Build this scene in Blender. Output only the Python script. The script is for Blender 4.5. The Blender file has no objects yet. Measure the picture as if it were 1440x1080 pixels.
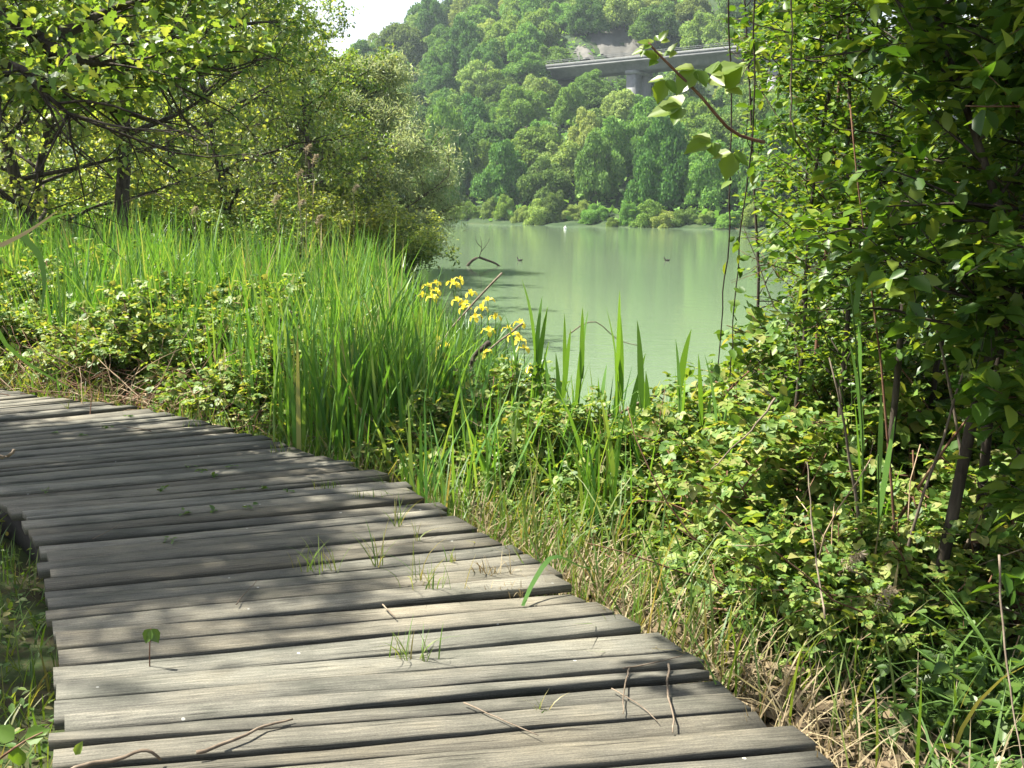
import bpy, math, random
import numpy as np
from mathutils import Vector, Matrix

# ---------------------------------------------------------------- camera, sky, sun, exposure
SC = bpy.context.scene
COL = SC.collection
PITCH, ROLL, EYE, F = 9.93, 0.7, 1.55, 1400.0        # F: focal length in pixels of a 1440 px wide frame
cam_d = bpy.data.cameras.new('camera'); cam = bpy.data.objects.new('camera', cam_d); COL.objects.link(cam)
cam_d.sensor_width = 36.0; cam_d.lens = F / 1440 * 36.0; cam_d.clip_start = 0.05; cam_d.clip_end = 5000
CAMM = Matrix.Translation((0, 0, EYE)) @ Matrix.Rotation(math.radians(90 - PITCH), 4, 'X') @ Matrix.Rotation(math.radians(ROLL), 4, 'Z')
cam.matrix_world = CAMM
SC.camera = cam
SUN_AZ, SUN_EL = math.radians(-78), math.radians(56)
sunv = Vector((math.sin(SUN_AZ) * math.cos(SUN_EL), math.cos(SUN_AZ) * math.cos(SUN_EL), math.sin(SUN_EL)))
W = bpy.data.worlds.new('World'); SC.world = W; W.use_nodes = True
wn = W.node_tree.nodes; bg = wn['Background']
sky = wn.new('ShaderNodeTexSky'); sky.sky_type = 'NISHITA'; sky.sun_disc = False
sky.sun_elevation = SUN_EL; sky.sun_rotation = SUN_AZ
sky.air_density = 1.0; sky.dust_density = 2.5; sky.ozone_density = 1.0
# white added low in the sky for an overexposed look, not a real cloud
tcw = wn.new('ShaderNodeTexCoord'); sxy = wn.new('ShaderNodeSeparateXYZ'); wmr = wn.new('ShaderNodeMapRange'); wno = wn.new('ShaderNodeTexNoise'); wmu = wn.new('ShaderNodeMath'); wmx = wn.new('ShaderNodeMix')
wmx.data_type = 'RGBA'; wmu.operation = 'MULTIPLY'; wmu.use_clamp = True; wmr.inputs[1].default_value = .55; wmr.inputs[2].default_value = .15; wmr.inputs[3].default_value = 0; wmr.inputs[4].default_value = 1.5; wno.inputs['Scale'].default_value = 3.0
wl = W.node_tree.links; wl.new(tcw.outputs['Generated'], sxy.inputs[0]); wl.new(sxy.outputs[2], wmr.inputs[0]); wl.new(tcw.outputs['Generated'], wno.inputs[0]); wl.new(wmr.outputs[0], wmu.inputs[0]); wl.new(wno.outputs[0], wmu.inputs[1])
wl.new(wmu.outputs[0], wmx.inputs[0]); wl.new(sky.outputs[0], wmx.inputs[6]); wmx.inputs[7].default_value = (7.0, 7.2, 7.4, 1); wl.new(wmx.outputs[2], bg.inputs[0]); bg.inputs[1].default_value = 0.062
sun_d = bpy.data.lights.new('sun', 'SUN'); sun_d.energy = 5.0; sun_d.angle = math.radians(0.5); sun_d.color = (1.0, 0.95, 0.85)
sun = bpy.data.objects.new('sun', sun_d); COL.objects.link(sun); sun.location = (0, 0, 200)
sun.rotation_euler = sunv.to_track_quat('Z', 'Y').to_euler()
SC.view_settings.view_transform = 'Standard'; SC.view_settings.look = 'None'
SC.view_settings.exposure = 1.85; SC.view_settings.gamma = 1.0
cy = SC.cycles
cy.max_bounces = 6; cy.diffuse_bounces = 3; cy.glossy_bounces = 2; cy.transmission_bounces = 4
cy.volume_bounces = 0; cy.caustics_reflective = False; cy.caustics_refractive = False

# ---------------------------------------------------------------- measuring helpers (design of the place)
R3 = np.array(CAMM.to_3x3()); EYEV = np.array((0, 0, EYE))
def ray(px, py):
    d = R3 @ np.array(((px - 720) / F, (540 - py) / F, -1.0)); return d
def P(px, py, y):                       # the point at distance y ahead that is seen at this pixel of the photograph
    d = ray(px, py); return EYEV + d * (y / d[1])
def G(px, py, z=0.0):                   # the point at height z
    d = ray(px, py); return EYEV + d * ((z - EYE) / d[2])
def proj(p):
    q = (np.asarray(p, float) - EYEV) @ R3
    w = np.maximum(-q[..., 2], 1e-3)
    return 720 + F * q[..., 0] / w, 540 - F * q[..., 1] / w, -q[..., 2]

# ---------------------------------------------------------------- mesh helpers
class Acc:
    def __init__(s): s.V = []; s.Fs = []; s.n = 0
    def add(s, V, Fc):
        V = np.asarray(V, float).reshape(-1, 3)
        Fc = [Fc] if isinstance(Fc, np.ndarray) else Fc
        for f in Fc: s.Fs.append(np.asarray(f, np.int64) + s.n)
        s.V.append(V); s.n += len(V)
    def mesh(s, name, mat, smooth=False, uv=None):
        me = bpy.data.meshes.new(name)
        V = np.concatenate(s.V) if s.V else np.zeros((0, 3))
        me.vertices.add(len(V)); me.vertices.foreach_set('co', V.astype(np.float32).ravel())
        loops = np.concatenate([f.ravel() for f in s.Fs]) if s.Fs else np.zeros(0, int)
        tot = np.concatenate([np.full(f.shape[0], f.shape[1]) for f in s.Fs]) if s.Fs else np.zeros(0, int)
        me.loops.add(len(loops)); me.loops.foreach_set('vertex_index', loops.astype(np.int32))
        me.polygons.add(len(tot)); st = np.concatenate(([0], np.cumsum(tot)[:-1])) if len(tot) else tot
        me.polygons.foreach_set('loop_start', st.astype(np.int32))
        if smooth: me.polygons.foreach_set('use_smooth', np.ones(len(tot), bool))
        if uv is not None:
            l = me.uv_layers.new(name='UVMap'); l.data.foreach_set('uv', np.asarray(uv, np.float32)[loops].ravel())
        me.update(calc_edges=True); me.materials.append(mat)
        return me
def obj(name, acc, mat, parent=None, smooth=False, uv=None):
    me = acc if isinstance(acc, bpy.types.Mesh) else acc.mesh(name, mat, smooth, uv)
    o = bpy.data.objects.new(name, me); COL.objects.link(o)
    if parent is not None: o.parent = parent
    return o
def thing(name, label, cat, loc=(0, 0, 0), group=None, rz=0.0, sc=1.0):
    o = bpy.data.objects.new(name, None); COL.objects.link(o); o.empty_display_size = 0.2
    o.location = loc; o.rotation_euler = (0, 0, rz); o.scale = (sc,) * 3 if np.isscalar(sc) else sc
    return tag(o, label, cat, group)
def tag(o, label=None, cat=None, group=None, kind=None):
    if label: o['label'] = label
    if cat: o['category'] = cat
    if group: o['group'] = group
    if kind: o['kind'] = kind
    return o
def dup(root, loc, rz, sc, label, group=None):
    r = root.copy(); COL.objects.link(r); r.location = loc; r.rotation_euler = (0, 0, rz)
    r.scale = (sc,) * 3 if np.isscalar(sc) else sc
    r['label'] = label
    if group: r['group'] = group
    for ch in root.children:
        c = ch.copy(); COL.objects.link(c); c.parent = r
        for g in ch.children:
            d = g.copy(); COL.objects.link(d); d.parent = c
    return r
def nrm(a): return a / np.maximum(np.linalg.norm(a, axis=-1, keepdims=True), 1e-9)

def tube(acc, pts, rad, sides=5):
    pts = np.asarray(pts, float); n = len(pts)
    rad = np.linspace(rad[0], rad[1], n) if isinstance(rad, tuple) else np.asarray(rad, float)
    t = nrm(np.gradient(pts, axis=0))
    ref = np.array((0.31, 0.17, 0.93)) if abs(t[0] @ (0.31, 0.17, 0.93)) < 0.93 else np.array((1.0, 0.1, 0))
    u = nrm(np.cross(t, ref)); v = np.cross(t, u)
    a = np.linspace(0, 2 * np.pi, sides, endpoint=False)
    V = pts[:, None] + rad[:, None, None] * (np.cos(a)[None, :, None] * u[:, None] + np.sin(a)[None, :, None] * v[:, None])
    i = np.arange(n - 1)[:, None] * sides; j = np.arange(sides)[None]; k = (j + 1) % sides
    Fq = np.stack([i + j, i + k, i + sides + k, i + sides + j], -1).reshape(-1, 4)
    acc.add(V.reshape(-1, 3), [Fq, np.arange(sides)[None, ::-1], np.arange(sides)[None] + (n - 1) * sides])

def smooth_pts(pts, n):
    pts = np.asarray(pts, float); m = len(pts)
    t = np.linspace(0, m - 1, n); out = []
    for x in t:
        i = min(int(x), m - 2); f = x - i
        p0, p1, p2, p3 = pts[max(i - 1, 0)], pts[i], pts[i + 1], pts[min(i + 2, m - 1)]
        out.append(0.5 * ((2 * p1) + (-p0 + p2) * f + (2 * p0 - 5 * p1 + 4 * p2 - p3) * f * f + (-p0 + 3 * p1 - 3 * p2 + p3) * f ** 3))
    return np.array(out)

# leaf outlines: x across, y along, z out of the leaf plane
OVAL = (np.array([(0, 0, 0), (.27, .28, .06), (.24, .64, .05), (0, 1, -.10), (-.24, .64, .05), (-.27, .28, .06)]), np.array([(0, 1, 2, 3), (0, 3, 4, 5)]))
ROUND = (np.array([(0, 0, 0), (.36, .22, .07), (.36, .62, .06), (0, 1, -.08), (-.36, .62, .06), (-.36, .22, .07)]), np.array([(0, 1, 2, 3), (0, 3, 4, 5)]))
LANCE = (np.array([(0, 0, 0), (.11, .4, .02), (0, 1, -.08), (-.11, .4, .02)]), np.array([(0, 1, 2, 3)]))
RHOMB = (np.array([(0, 0, 0), (.38, .5, .08), (0, 1, -.05), (-.38, .5, .08)]), np.array([(0, 1, 2, 3)]))
_h = [(0, .03, 0), (.2, -.09, .02), (.42, .0, .04), (.38, .2, .05), (.58, .40, .07), (.42, .53, .06), (.30, .58, .05), (.27, .80, .02), (.12, .93, -.04), (0, 1.05, -.1)]
_m = [(-x, y, z) for x, y, z in _h[1:-1]]
LOBED = (np.array(_h + _m), np.array([tuple(range(10)), (0, 9, 17, 16, 15, 14, 13, 12, 11, 10)]))
_k = np.linspace(0, 1, 9)[1:-1]; _w = .37 * np.sin(np.pi * _k ** .78) * np.where(np.arange(7) % 2, 1.08, .94)
BROAD = (np.array([(0, 0, 0)] + [(x, y, .09 * x / .37 - .12 * y * y) for x, y in zip(_w, _k)] + [(0, 1.03, -.13)] + [(-x, y, .09 * x / .37 - .12 * y * y) for x, y in zip(_w, _k)]), np.array([tuple(range(9)), (0, 8) + tuple(range(15, 8, -1))]))
def _trio():
    V = []; Fc = []
    for a, s, yo in ((0, 1.0, .45), (1.15, .8, .42), (-1.15, .8, .42)):
        c, sn = math.cos(a), math.sin(a); b = len(V)
        for x, y, z in OVAL[0] * (1.15, 1, 1):
            X, Y = x * s, y * s * .75
            V.append((X * c - Y * sn, yo + X * sn + Y * c, z * s))
        Fc += [(b, b + 1, b + 2, b + 3), (b, b + 3, b + 4, b + 5)]
    return np.array(V), np.array(Fc)
TRIO = _trio()
def leaves(acc, T, Pn, D, N, S):
    Pn = np.asarray(Pn, float)
    if len(Pn) == 0: return
    D = nrm(np.asarray(D, float)); N = np.asarray(N, float)
    X = nrm(np.cross(D, N)); Z = np.cross(X, D)
    S = np.broadcast_to(np.asarray(S, float), (len(Pn),))
    t = T[0]
    V = Pn[:, None] + S[:, None, None] * (t[None, :, 0, None] * X[:, None] + t[None, :, 1, None] * D[:, None] + t[None, :, 2, None] * Z[:, None])
    Fc = (np.arange(len(Pn))[:, None, None] * len(t) + T[1][None]).reshape(-1, T[1].shape[1])
    acc.add(V.reshape(-1, 3), Fc)
def blades(acc, base, hgt, wid, lean, bend, seg=5, az=None, rng=None, fold=None):
    """ribbons standing on base, leaning towards azimuth az, bending over towards the tip"""
    n = len(base); rng = rng or np.random.default_rng(1)
    az = rng.uniform(0, 2 * np.pi, n) if az is None else az
    dirv = np.stack([np.cos(az), np.sin(az), 0 * az], -1)
    tw = az + np.pi / 2 + rng.normal(0, .7, n)
    side = np.stack([np.cos(tw), np.sin(tw), 0 * tw], -1)
    t = np.linspace(0, 1, seg + 1)
    hor = lean[:, None] * t + bend[:, None] * t ** 2.6
    ver = t[None] * np.sqrt(np.maximum(1 - (0.55 * (lean + bend)[:, None] * t) ** 2, .15)) - .25 * np.maximum(bend[:, None] - .35, 0) * t ** 4
    c = base[:, None] + hgt[:, None, None] * (hor[..., None] * dirv[:, None] + ver[..., None] * np.array((0, 0, 1.0)))
    wt = np.interp(t, (0, .15, .5, .85, 1), (.65, .9, 1, .5, .04))
    h = .5 * wid[:, None, None] * wt[None, :, None] * side[:, None]
    V = np.stack([c - h, c + h], 2).reshape(n, -1, 3)
    k = np.arange(seg)[:, None] * 2 + np.array([0, 1, 3, 2])[None]
    acc.add(V.reshape(-1, 3), (np.arange(n)[:, None, None] * (2 * (seg + 1)) + k[None]).reshape(-1, 4))

# ---------------------------------------------------------------- materials
def mat(name):
    m = bpy.data.materials.new(name); m.use_nodes = True; nt = m.node_tree
    return m, nt, nt.nodes, nt.links, nt.nodes['Principled BSDF']
def ramp(nd, cols, pos=None, interp='LINEAR'):
    r = nd.new('ShaderNodeValToRGB'); e = r.color_ramp.elements; r.color_ramp.interpolation = interp
    pos = pos or [i / (len(cols) - 1) for i in range(len(cols))]
    while len(e) < len(cols): e.new(.5)
    for k, (c, p) in enumerate(zip(cols, pos)): e[k].position = p; e[k].color = (*c, 1)
    return r
def leaf_mat(name, cols, trans=0.42, rough=0.45, tint=(1.5, 1.35, .5), objvar=0.0, spec=.5, pos=None):
    m, nt, nd, lk, pb = mat(name)
    g = nd.new('ShaderNodeNewGeometry'); r = ramp(nd, cols, pos); lk.new(g.outputs['Random Per Island'], r.inputs[0])
    src = r.outputs[0]
    if objvar:
        oi = nd.new('ShaderNodeObjectInfo'); h = nd.new('ShaderNodeHueSaturation')
        mr = nd.new('ShaderNodeMapRange'); mr.inputs[3].default_value = 1 - objvar; mr.inputs[4].default_value = 1 + objvar
        mh = nd.new('ShaderNodeMapRange'); mh.inputs[3].default_value = .5 - .045 * objvar / .3; mh.inputs[4].default_value = .5 + .03 * objvar / .3
        w = nd.new('ShaderNodeMath'); w.operation = 'FRACT'; mu = nd.new('ShaderNodeMath'); mu.operation = 'MULTIPLY'; mu.inputs[1].default_value = 7.31
        lk.new(oi.outputs['Random'], mr.inputs[0]); lk.new(oi.outputs['Random'], mu.inputs[0]); lk.new(mu.outputs[0], w.inputs[0]); lk.new(w.outputs[0], mh.inputs[0])
        lk.new(mr.outputs[0], h.inputs['Value']); lk.new(mh.outputs[0], h.inputs['Hue']); lk.new(src, h.inputs['Color']); src = h.outputs[0]
    lk.new(src, pb.inputs['Base Color']); pb.inputs['Roughness'].default_value = rough
    pb.inputs['Specular IOR Level'].default_value = spec
    tl = nd.new('ShaderNodeBsdfTranslucent'); mx = nd.new('ShaderNodeMix'); mx.data_type = 'RGBA'; mx.blend_type = 'MULTIPLY'; mx.inputs[0].default_value = 1
    lk.new(src, mx.inputs[6]); mx.inputs[7].default_value = (*tint, 1); lk.new(mx.outputs[2], tl.inputs[0])
    ms = nd.new('ShaderNodeMixShader'); ms.inputs[0].default_value = trans
    lk.new(pb.outputs[0], ms.inputs[1]); lk.new(tl.outputs[0], ms.inputs[2]); lk.new(ms.outputs[0], nd['Material Output'].inputs[0])
    return m
def noise_mat(name, cols, scale=4.0, rough=.9, detail=8, bump=.0, stretch=(1, 1, 1), pos=None, spec=.2, coord='Object'):
    m, nt, nd, lk, pb = mat(name)
    tc = nd.new('ShaderNodeTexCoord'); mp = nd.new('ShaderNodeMapping'); mp.inputs['Scale'].default_value = stretch
    no = nd.new('ShaderNodeTexNoise'); no.inputs['Scale'].default_value = scale; no.inputs['Detail'].default_value = detail; no.inputs['Roughness'].default_value = .65
    r = ramp(nd, cols, pos or list(np.linspace(.3, .7, len(cols))))
    lk.new(tc.outputs[coord], mp.inputs[0]); lk.new(mp.outputs[0], no.inputs[0]); lk.new(no.outputs[0], r.inputs[0]); lk.new(r.outputs[0], pb.inputs['Base Color'])
    pb.inputs['Roughness'].default_value = rough; pb.inputs['Specular IOR Level'].default_value = spec
    if bump:
        b = nd.new('ShaderNodeBump'); b.inputs['Strength'].default_value = bump; b.inputs['Distance'].default_value = .02
        lk.new(no.outputs[0], b.inputs['Height']); lk.new(b.outputs[0], pb.inputs['Normal'])
    return m

def deck_mat():
    m, nt, nd, lk, pb = mat('weathered_deck_wood')
    uv = nd.new('ShaderNodeUVMap'); oi = nd.new('ShaderNodeObjectInfo')
    def N(sx, sy, sc, det=8, ro=.65):
        mp = nd.new('ShaderNodeMapping'); mp.inputs['Scale'].default_value = (sx, sy, 1)
        no = nd.new('ShaderNodeTexNoise'); no.inputs['Scale'].default_value = sc; no.inputs['Detail'].default_value = det; no.inputs['Roughness'].default_value = ro
        lk.new(uv.outputs[0], mp.inputs[0]); lk.new(mp.outputs[0], no.inputs[0]); return no
    grain = N(2.4, 60, 2.2, 12, .75); blot = N(1, 1.6, 2.6, 6, .6); crack = N(.9, 34, 3.0, 4, .5)
    r1 = ramp(nd, [(.05, .047, .040), (.155, .146, .123), (.29, .272, .226)], [.28, .52, .75]); lk.new(grain.outputs[0], r1.inputs[0])
    r2 = ramp(nd, [(.50, .53, .50), (.95, .95, .92), (1.25, 1.2, 1.08)], [.3, .5, .72]); lk.new(blot.outputs[0], r2.inputs[0])
    m1 = nd.new('ShaderNodeMix'); m1.data_type = 'RGBA'; m1.blend_type = 'MULTIPLY'; m1.inputs[0].default_value = 1
    lk.new(r1.outputs[0], m1.inputs[6]); lk.new(r2.outputs[0], m1.inputs[7])
    rc = ramp(nd, [(.25, .24, .22), (1, 1, 1)], [.33, .37]); lk.new(crack.outputs[0], rc.inputs[0])
    m2 = nd.new('ShaderNodeMix'); m2.data_type = 'RGBA'; m2.blend_type = 'MULTIPLY'; m2.inputs[0].default_value = .9
    lk.new(m1.outputs[2], m2.inputs[6]); lk.new(rc.outputs[0], m2.inputs[7])
    hv = nd.new('ShaderNodeHueSaturation'); mr = nd.new('ShaderNodeMapRange'); mr.inputs[3].default_value = .68; mr.inputs[4].default_value = 1.25
    lk.new(oi.outputs['Random'], mr.inputs[0]); lk.new(mr.outputs[0], hv.inputs['Value']); lk.new(m2.outputs[2], hv.inputs['Color'])
    fine = N(14, 40, 9, 6, .7); rf = ramp(nd, [(.58, .58, .58), (1.36, 1.35, 1.3)], [.3, .7]); lk.new(fine.outputs[0], rf.inputs[0])
    m4 = nd.new('ShaderNodeMix'); m4.data_type = 'RGBA'; m4.blend_type = 'MULTIPLY'; m4.inputs[0].default_value = 1
    rh = ramp(nd, [(1.03, 1.0, .94), (.97, 1.0, 1.02), (1.02, 1.01, .98), (.95, .99, 1.0)]); fr = nd.new('ShaderNodeMath'); fr.operation = 'FRACT'; fm = nd.new('ShaderNodeMath'); fm.operation = 'MULTIPLY'; fm.inputs[1].default_value = 5.37
    lk.new(oi.outputs['Random'], fm.inputs[0]); lk.new(fm.outputs[0], fr.inputs[0]); lk.new(fr.outputs[0], rh.inputs[0]); m5 = nd.new('ShaderNodeMix'); m5.data_type = 'RGBA'; m5.blend_type = 'MULTIPLY'; m5.inputs[0].default_value = 1
    lk.new(hv.outputs[0], m5.inputs[6]); lk.new(rh.outputs[0], m5.inputs[7]); lk.new(m5.outputs[2], m4.inputs[6]); lk.new(rf.outputs[0], m4.inputs[7])
    # pale droppings and lichen specks
    vo = nd.new('ShaderNodeTexVoronoi'); vo.inputs['Scale'].default_value = 13; lk.new(uv.outputs[0], vo.inputs[0])
    lt = nd.new('ShaderNodeMath'); lt.operation = 'LESS_THAN'; lt.inputs[1].default_value = .08; lk.new(vo.outputs['Distance'], lt.inputs[0])
    sp = nd.new('ShaderNodeSeparateColor'); lk.new(vo.outputs['Color'], sp.inputs[0])
    gt = nd.new('ShaderNodeMath'); gt.operation = 'GREATER_THAN'; gt.inputs[1].default_value = .86; lk.new(sp.outputs[0], gt.inputs[0])
    mu = nd.new('ShaderNodeMath'); mu.operation = 'MULTIPLY'; lk.new(lt.outputs[0], mu.inputs[0]); lk.new(gt.outputs[0], mu.inputs[1])
    m3 = nd.new('ShaderNodeMix'); m3.data_type = 'RGBA'; lk.new(mu.outputs[0], m3.inputs[0]); lk.new(m4.outputs[2], m3.inputs[6]); m3.inputs[7].default_value = (.36, .36, .32, 1)
    lk.new(m3.outputs[2], pb.inputs['Base Color']); pb.inputs['Roughness'].default_value = .8; pb.inputs['Specular IOR Level'].default_value = .25
    ad = nd.new('ShaderNodeMath'); ad.operation = 'ADD'; lk.new(grain.outputs[0], ad.inputs[0]); lk.new(rc.outputs[0], ad.inputs[1])
    b = nd.new('ShaderNodeBump'); b.inputs['Strength'].default_value = .5; b.inputs['Distance'].default_value = .006
    lk.new(ad.outputs[0], b.inputs['Height']); lk.new(b.outputs[0], pb.inputs['Normal'])
    return m
def water_mat():
    m, nt, nd, lk, pb = mat('silty_green_water')
    tc = nd.new('ShaderNodeTexCoord')
    n0 = nd.new('ShaderNodeTexNoise'); n0.inputs['Scale'].default_value = .03; n0.inputs['Detail'].default_value = 3; lk.new(tc.outputs['Object'], n0.inputs[0])
    r = ramp(nd, [(.125, .182, .105), (.15, .208, .122)], [.35, .65]); lk.new(n0.outputs[0], r.inputs[0]); lk.new(r.outputs[0], pb.inputs['Base Color'])
    pb.inputs['Roughness'].default_value = .07; pb.inputs['IOR'].default_value = 1.333; pb.inputs['Specular IOR Level'].default_value = .5
    mp = nd.new('ShaderNodeMapping'); mp.inputs['Scale'].default_value = (1, 1.6, 1); mp.inputs['Rotation'].default_value = (0, 0, .3)
    n1 = nd.new('ShaderNodeTexNoise'); n1.inputs['Scale'].default_value = 1.6; n1.inputs['Detail'].default_value = 5
    lk.new(tc.outputs['Object'], mp.inputs[0]); lk.new(mp.outputs[0], n1.inputs[0])
    b = nd.new('ShaderNodeBump'); b.inputs['Strength'].default_value = .13; b.inputs['Distance'].default_value = .06
    lk.new(n1.outputs[0], b.inputs['Height']); lk.new(b.outputs[0], pb.inputs['Normal'])
    return m
M = {}
M['deck'] = deck_mat(); M['water'] = water_mat()
M['beam'] = noise_mat('dark_beam', [(.012, .011, .010), (.05, .045, .04)], 6, bump=.4)  # one very dark tone for everything under the planks
M['soil'] = noise_mat('leaf_litter_soil', [(.022, .018, .010), (.05, .045, .02), (.035, .06, .015), (.13, .105, .055)], 5, bump=.6)
M['hill'] = noise_mat('hill_scrub_ground', [(.012, .03, .01), (.03, .055, .018), (.06, .075, .03)], .35)
M['scar'] = noise_mat('bare_slipped_earth', [(.055, .055, .05), (.10, .097, .085), (.15, .142, .125)], .16, bump=.5, detail=12)
M['bark'] = noise_mat('dark_bark', [(.018, .014, .010), (.05, .04, .03), (.09, .075, .055)], 5, bump=.7, stretch=(4, 4, .8))
M['bark_pale'] = noise_mat('grey_brown_bark', [(.05, .04, .03), (.12, .095, .07), (.20, .165, .12)], 6, bump=.5, stretch=(4, 4, .8))
M['cane'] = noise_mat('reddish_cane', [(.07, .03, .02), (.14, .075, .045), (.22, .15, .09)], 9)
M['straw_cane'] = noise_mat('bleached_cane', [(.20, .12, .07), (.34, .25, .16), (.46, .38, .27)], 9)
M['stem'] = noise_mat('green_stem', [(.05, .10, .02), (.10, .17, .04)], 9)
M['dry'] = leaf_mat('dry_straw', [(.24, .19, .10), (.36, .30, .17), (.17, .12, .06)], .25, .7, (1.1, 1, .8))
M['twig'] = noise_mat('dead_twig', [(.07, .055, .04), (.16, .125, .09), (.27, .22, .16)], 14)
M['litter'] = leaf_mat('dead_leaf', [(.07, .05, .028), (.15, .11, .06), (.24, .19, .11)], .15, .8, (1.1, 1, .8))
M['plume'] = leaf_mat('reed_plume', [(.30, .24, .15), (.40, .34, .23), (.22, .17, .10)], .3, .8, (1.1, 1, .8))
M['leaf_maple'] = leaf_mat('fresh_maple_leaf', [(0.072, 0.147, 0.030), (0.110, 0.200, 0.042), (0.176, 0.263, 0.058), (0.275, 0.315, 0.086)], .5)
M['leaf_wood'] = leaf_mat('woodland_leaf', [(0.094, 0.167, 0.041), (0.161, 0.256, 0.063), (0.242, 0.333, 0.090), (0.336, 0.384, 0.127)], .5, objvar=.18)
M['leaf_willow'] = leaf_mat('willow_leaf', [(0.139, 0.195, 0.085), (0.219, 0.282, 0.132), (0.312, 0.353, 0.201), (0.289, 0.318, 0.101)], .42, .5, (1.502, 1.471, 1.008))
M['leaf_bramble'] = leaf_mat('bramble_leaf', [(.055, .12, .02), (.10, .19, .035), (.16, .26, .05), (.25, .32, .07), (.28, .27, .10)], .42, .5, spec=.38)
M['leaf_thicket'] = leaf_mat('thicket_leaf', [(.035, .09, .014), (.07, .15, .02), (.12, .21, .03), (.22, .29, .045)], .45, .42, spec=.42)
M['leaf_vine'] = leaf_mat('vine_leaf', [(.09, .17, .022), (.15, .24, .03), (.22, .29, .04)], .55, .4)
M['leaf_herb'] = leaf_mat('herb_leaf', [(0.045, 0.101, 0.019), (0.075, 0.144, 0.026), (0.112, 0.180, 0.038)], .45, .4)
M['reed'] = leaf_mat('reed_blade', [(.055, .15, .03), (.09, .215, .04), (.14, .275, .052), (.21, .31, .085), (.36, .31, .16)], .45, .4, pos=[0, .35, .7, .95, 1])
M['iris_leaf'] = leaf_mat('iris_blade', [(.045, .12, .025), (.075, .17, .04), (.11, .21, .05)], .4, .35)
M['petal'] = leaf_mat('yellow_petal', [(.78, .62, .04), (.85, .72, .10)], .35, .5, (1, 1, .6))
M['grass'] = leaf_mat('bank_grass', [(.06, .13, .02), (.10, .19, .03), (.17, .22, .05), (.30, .25, .11)], .4, .5, pos=[0, .4, .8, 1])
for k, c in dict(dark=[(0.053, 0.125, 0.031), (0.089, 0.180, 0.042), (0.124, 0.226, 0.051)], mid=[(0.094, 0.188, 0.043), (0.146, 0.268, 0.057), (0.209, 0.322, 0.072)],
                 pale=[(0.160, 0.244, 0.065), (0.234, 0.323, 0.088), (0.307, 0.373, 0.111)], olive=[(0.089, 0.152, 0.037), (0.131, 0.200, 0.053), (0.168, 0.236, 0.068)]).items():
    M['hill_' + k] = leaf_mat('hill_leaf_' + k, c, .34, .75, (1.3, 1.3, .65), objvar=.15, spec=.12)
M['conc'] = noise_mat('viaduct_concrete', [(0.156, 0.160, 0.160), (0.210, 0.215, 0.215), (0.266, 0.270, 0.266)], .5, bump=.1)
M['rail'] = noise_mat('grey_barrier', [(0.101, 0.106, 0.106), (0.152, 0.157, 0.152)], 2, .5)
M['duck'] = noise_mat('dark_feathers', [(.02, .02, .02), (.07, .06, .05)], 9)
M['white'] = noise_mat('white_paint', [(.6, .6, .58), (.75, .75, .73)], 4)

# ---------------------------------------------------------------- terrain functions
def vnoise(x, y, s, seed=0):
    x = np.asarray(x, float) / s; y = np.asarray(y, float) / s
    ix, iy = np.floor(x).astype(np.int64), np.floor(y).astype(np.int64); fx, fy = x - ix, y - iy
    def h(a, b):
        n = (a * 374761393 + b * 668265263 + seed * 982451653) & 0x7fffffff
        n = ((n ^ (n >> 13)) * 1274126177) & 0x7fffffff
        return (n ^ (n >> 16)) % 100003 / 100003.0
    fx, fy = fx * fx * (3 - 2 * fx), fy * fy * (3 - 2 * fy)
    return (h(ix, iy) * (1 - fx) + h(ix + 1, iy) * fx) * (1 - fy) + (h(ix, iy + 1) * (1 - fx) + h(ix + 1, iy + 1) * fx) * fy - .5
WATER = -0.85
SHORE = np.array([(60, 4.5), (12, 6.2), (5, 7.2), (3, 7.6), (1.8, 8.2), (1.0, 9.2), (.55, 11), (.15, 14), (-.8, 18), (-1.8, 24), (-2.9, 31), (-3.9, 37),
                  (-4.0, 41), (-8, 50), (-25, 72), (-70, 110), (-170, 190)], float)
def shore_dist(x, y):                    # positive inland
    x = np.asarray(x, float); y = np.asarray(y, float)
    best = np.full(x.shape, 1e9); sgn = np.ones(x.shape)
    for a, b in zip(SHORE[:-1], SHORE[1:]):
        d = b - a; t = np.clip(((x - a[0]) * d[0] + (y - a[1]) * d[1]) / (d @ d), 0, 1)
        qx, qy = x - a[0] - t * d[0], y - a[1] - t * d[1]; dd = np.hypot(qx, qy)
        s = np.where(d[0] * qy - d[1] * qx > 0, 1.0, -1.0)
        up = dd < best - 1e-9; best = np.where(up, dd, best); sgn = np.where(up, s, sgn)
    return best * sgn
def gz(x, y):
    s = shore_dist(x, y)
    z = np.where(s > 0, WATER + .42 * (1 - np.exp(-s / .8)) + .03 * np.minimum(s, 5) + .012 * np.maximum(s - 5, 0).clip(0, 80), WATER + .35 * np.maximum(s, -4))
    return z + np.where(s > 0, 1, .3) * (.10 * vnoise(x, y, 1.1, 3) + .05 * vnoise(x, y, .35, 4))
def hill_s(x, y): return ((y - 165) + .69 * x) * .823
RIDGE = np.array([(-700, 90), (0, 130), (300, 170), (480, 168), (560, 190), (640, 232), (720, 312), (800, 368), (900, 358), (980, 312), (1040, 258), (1090, 222), (1160, 190), (1300, 150), (2200, 110)], float)
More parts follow.
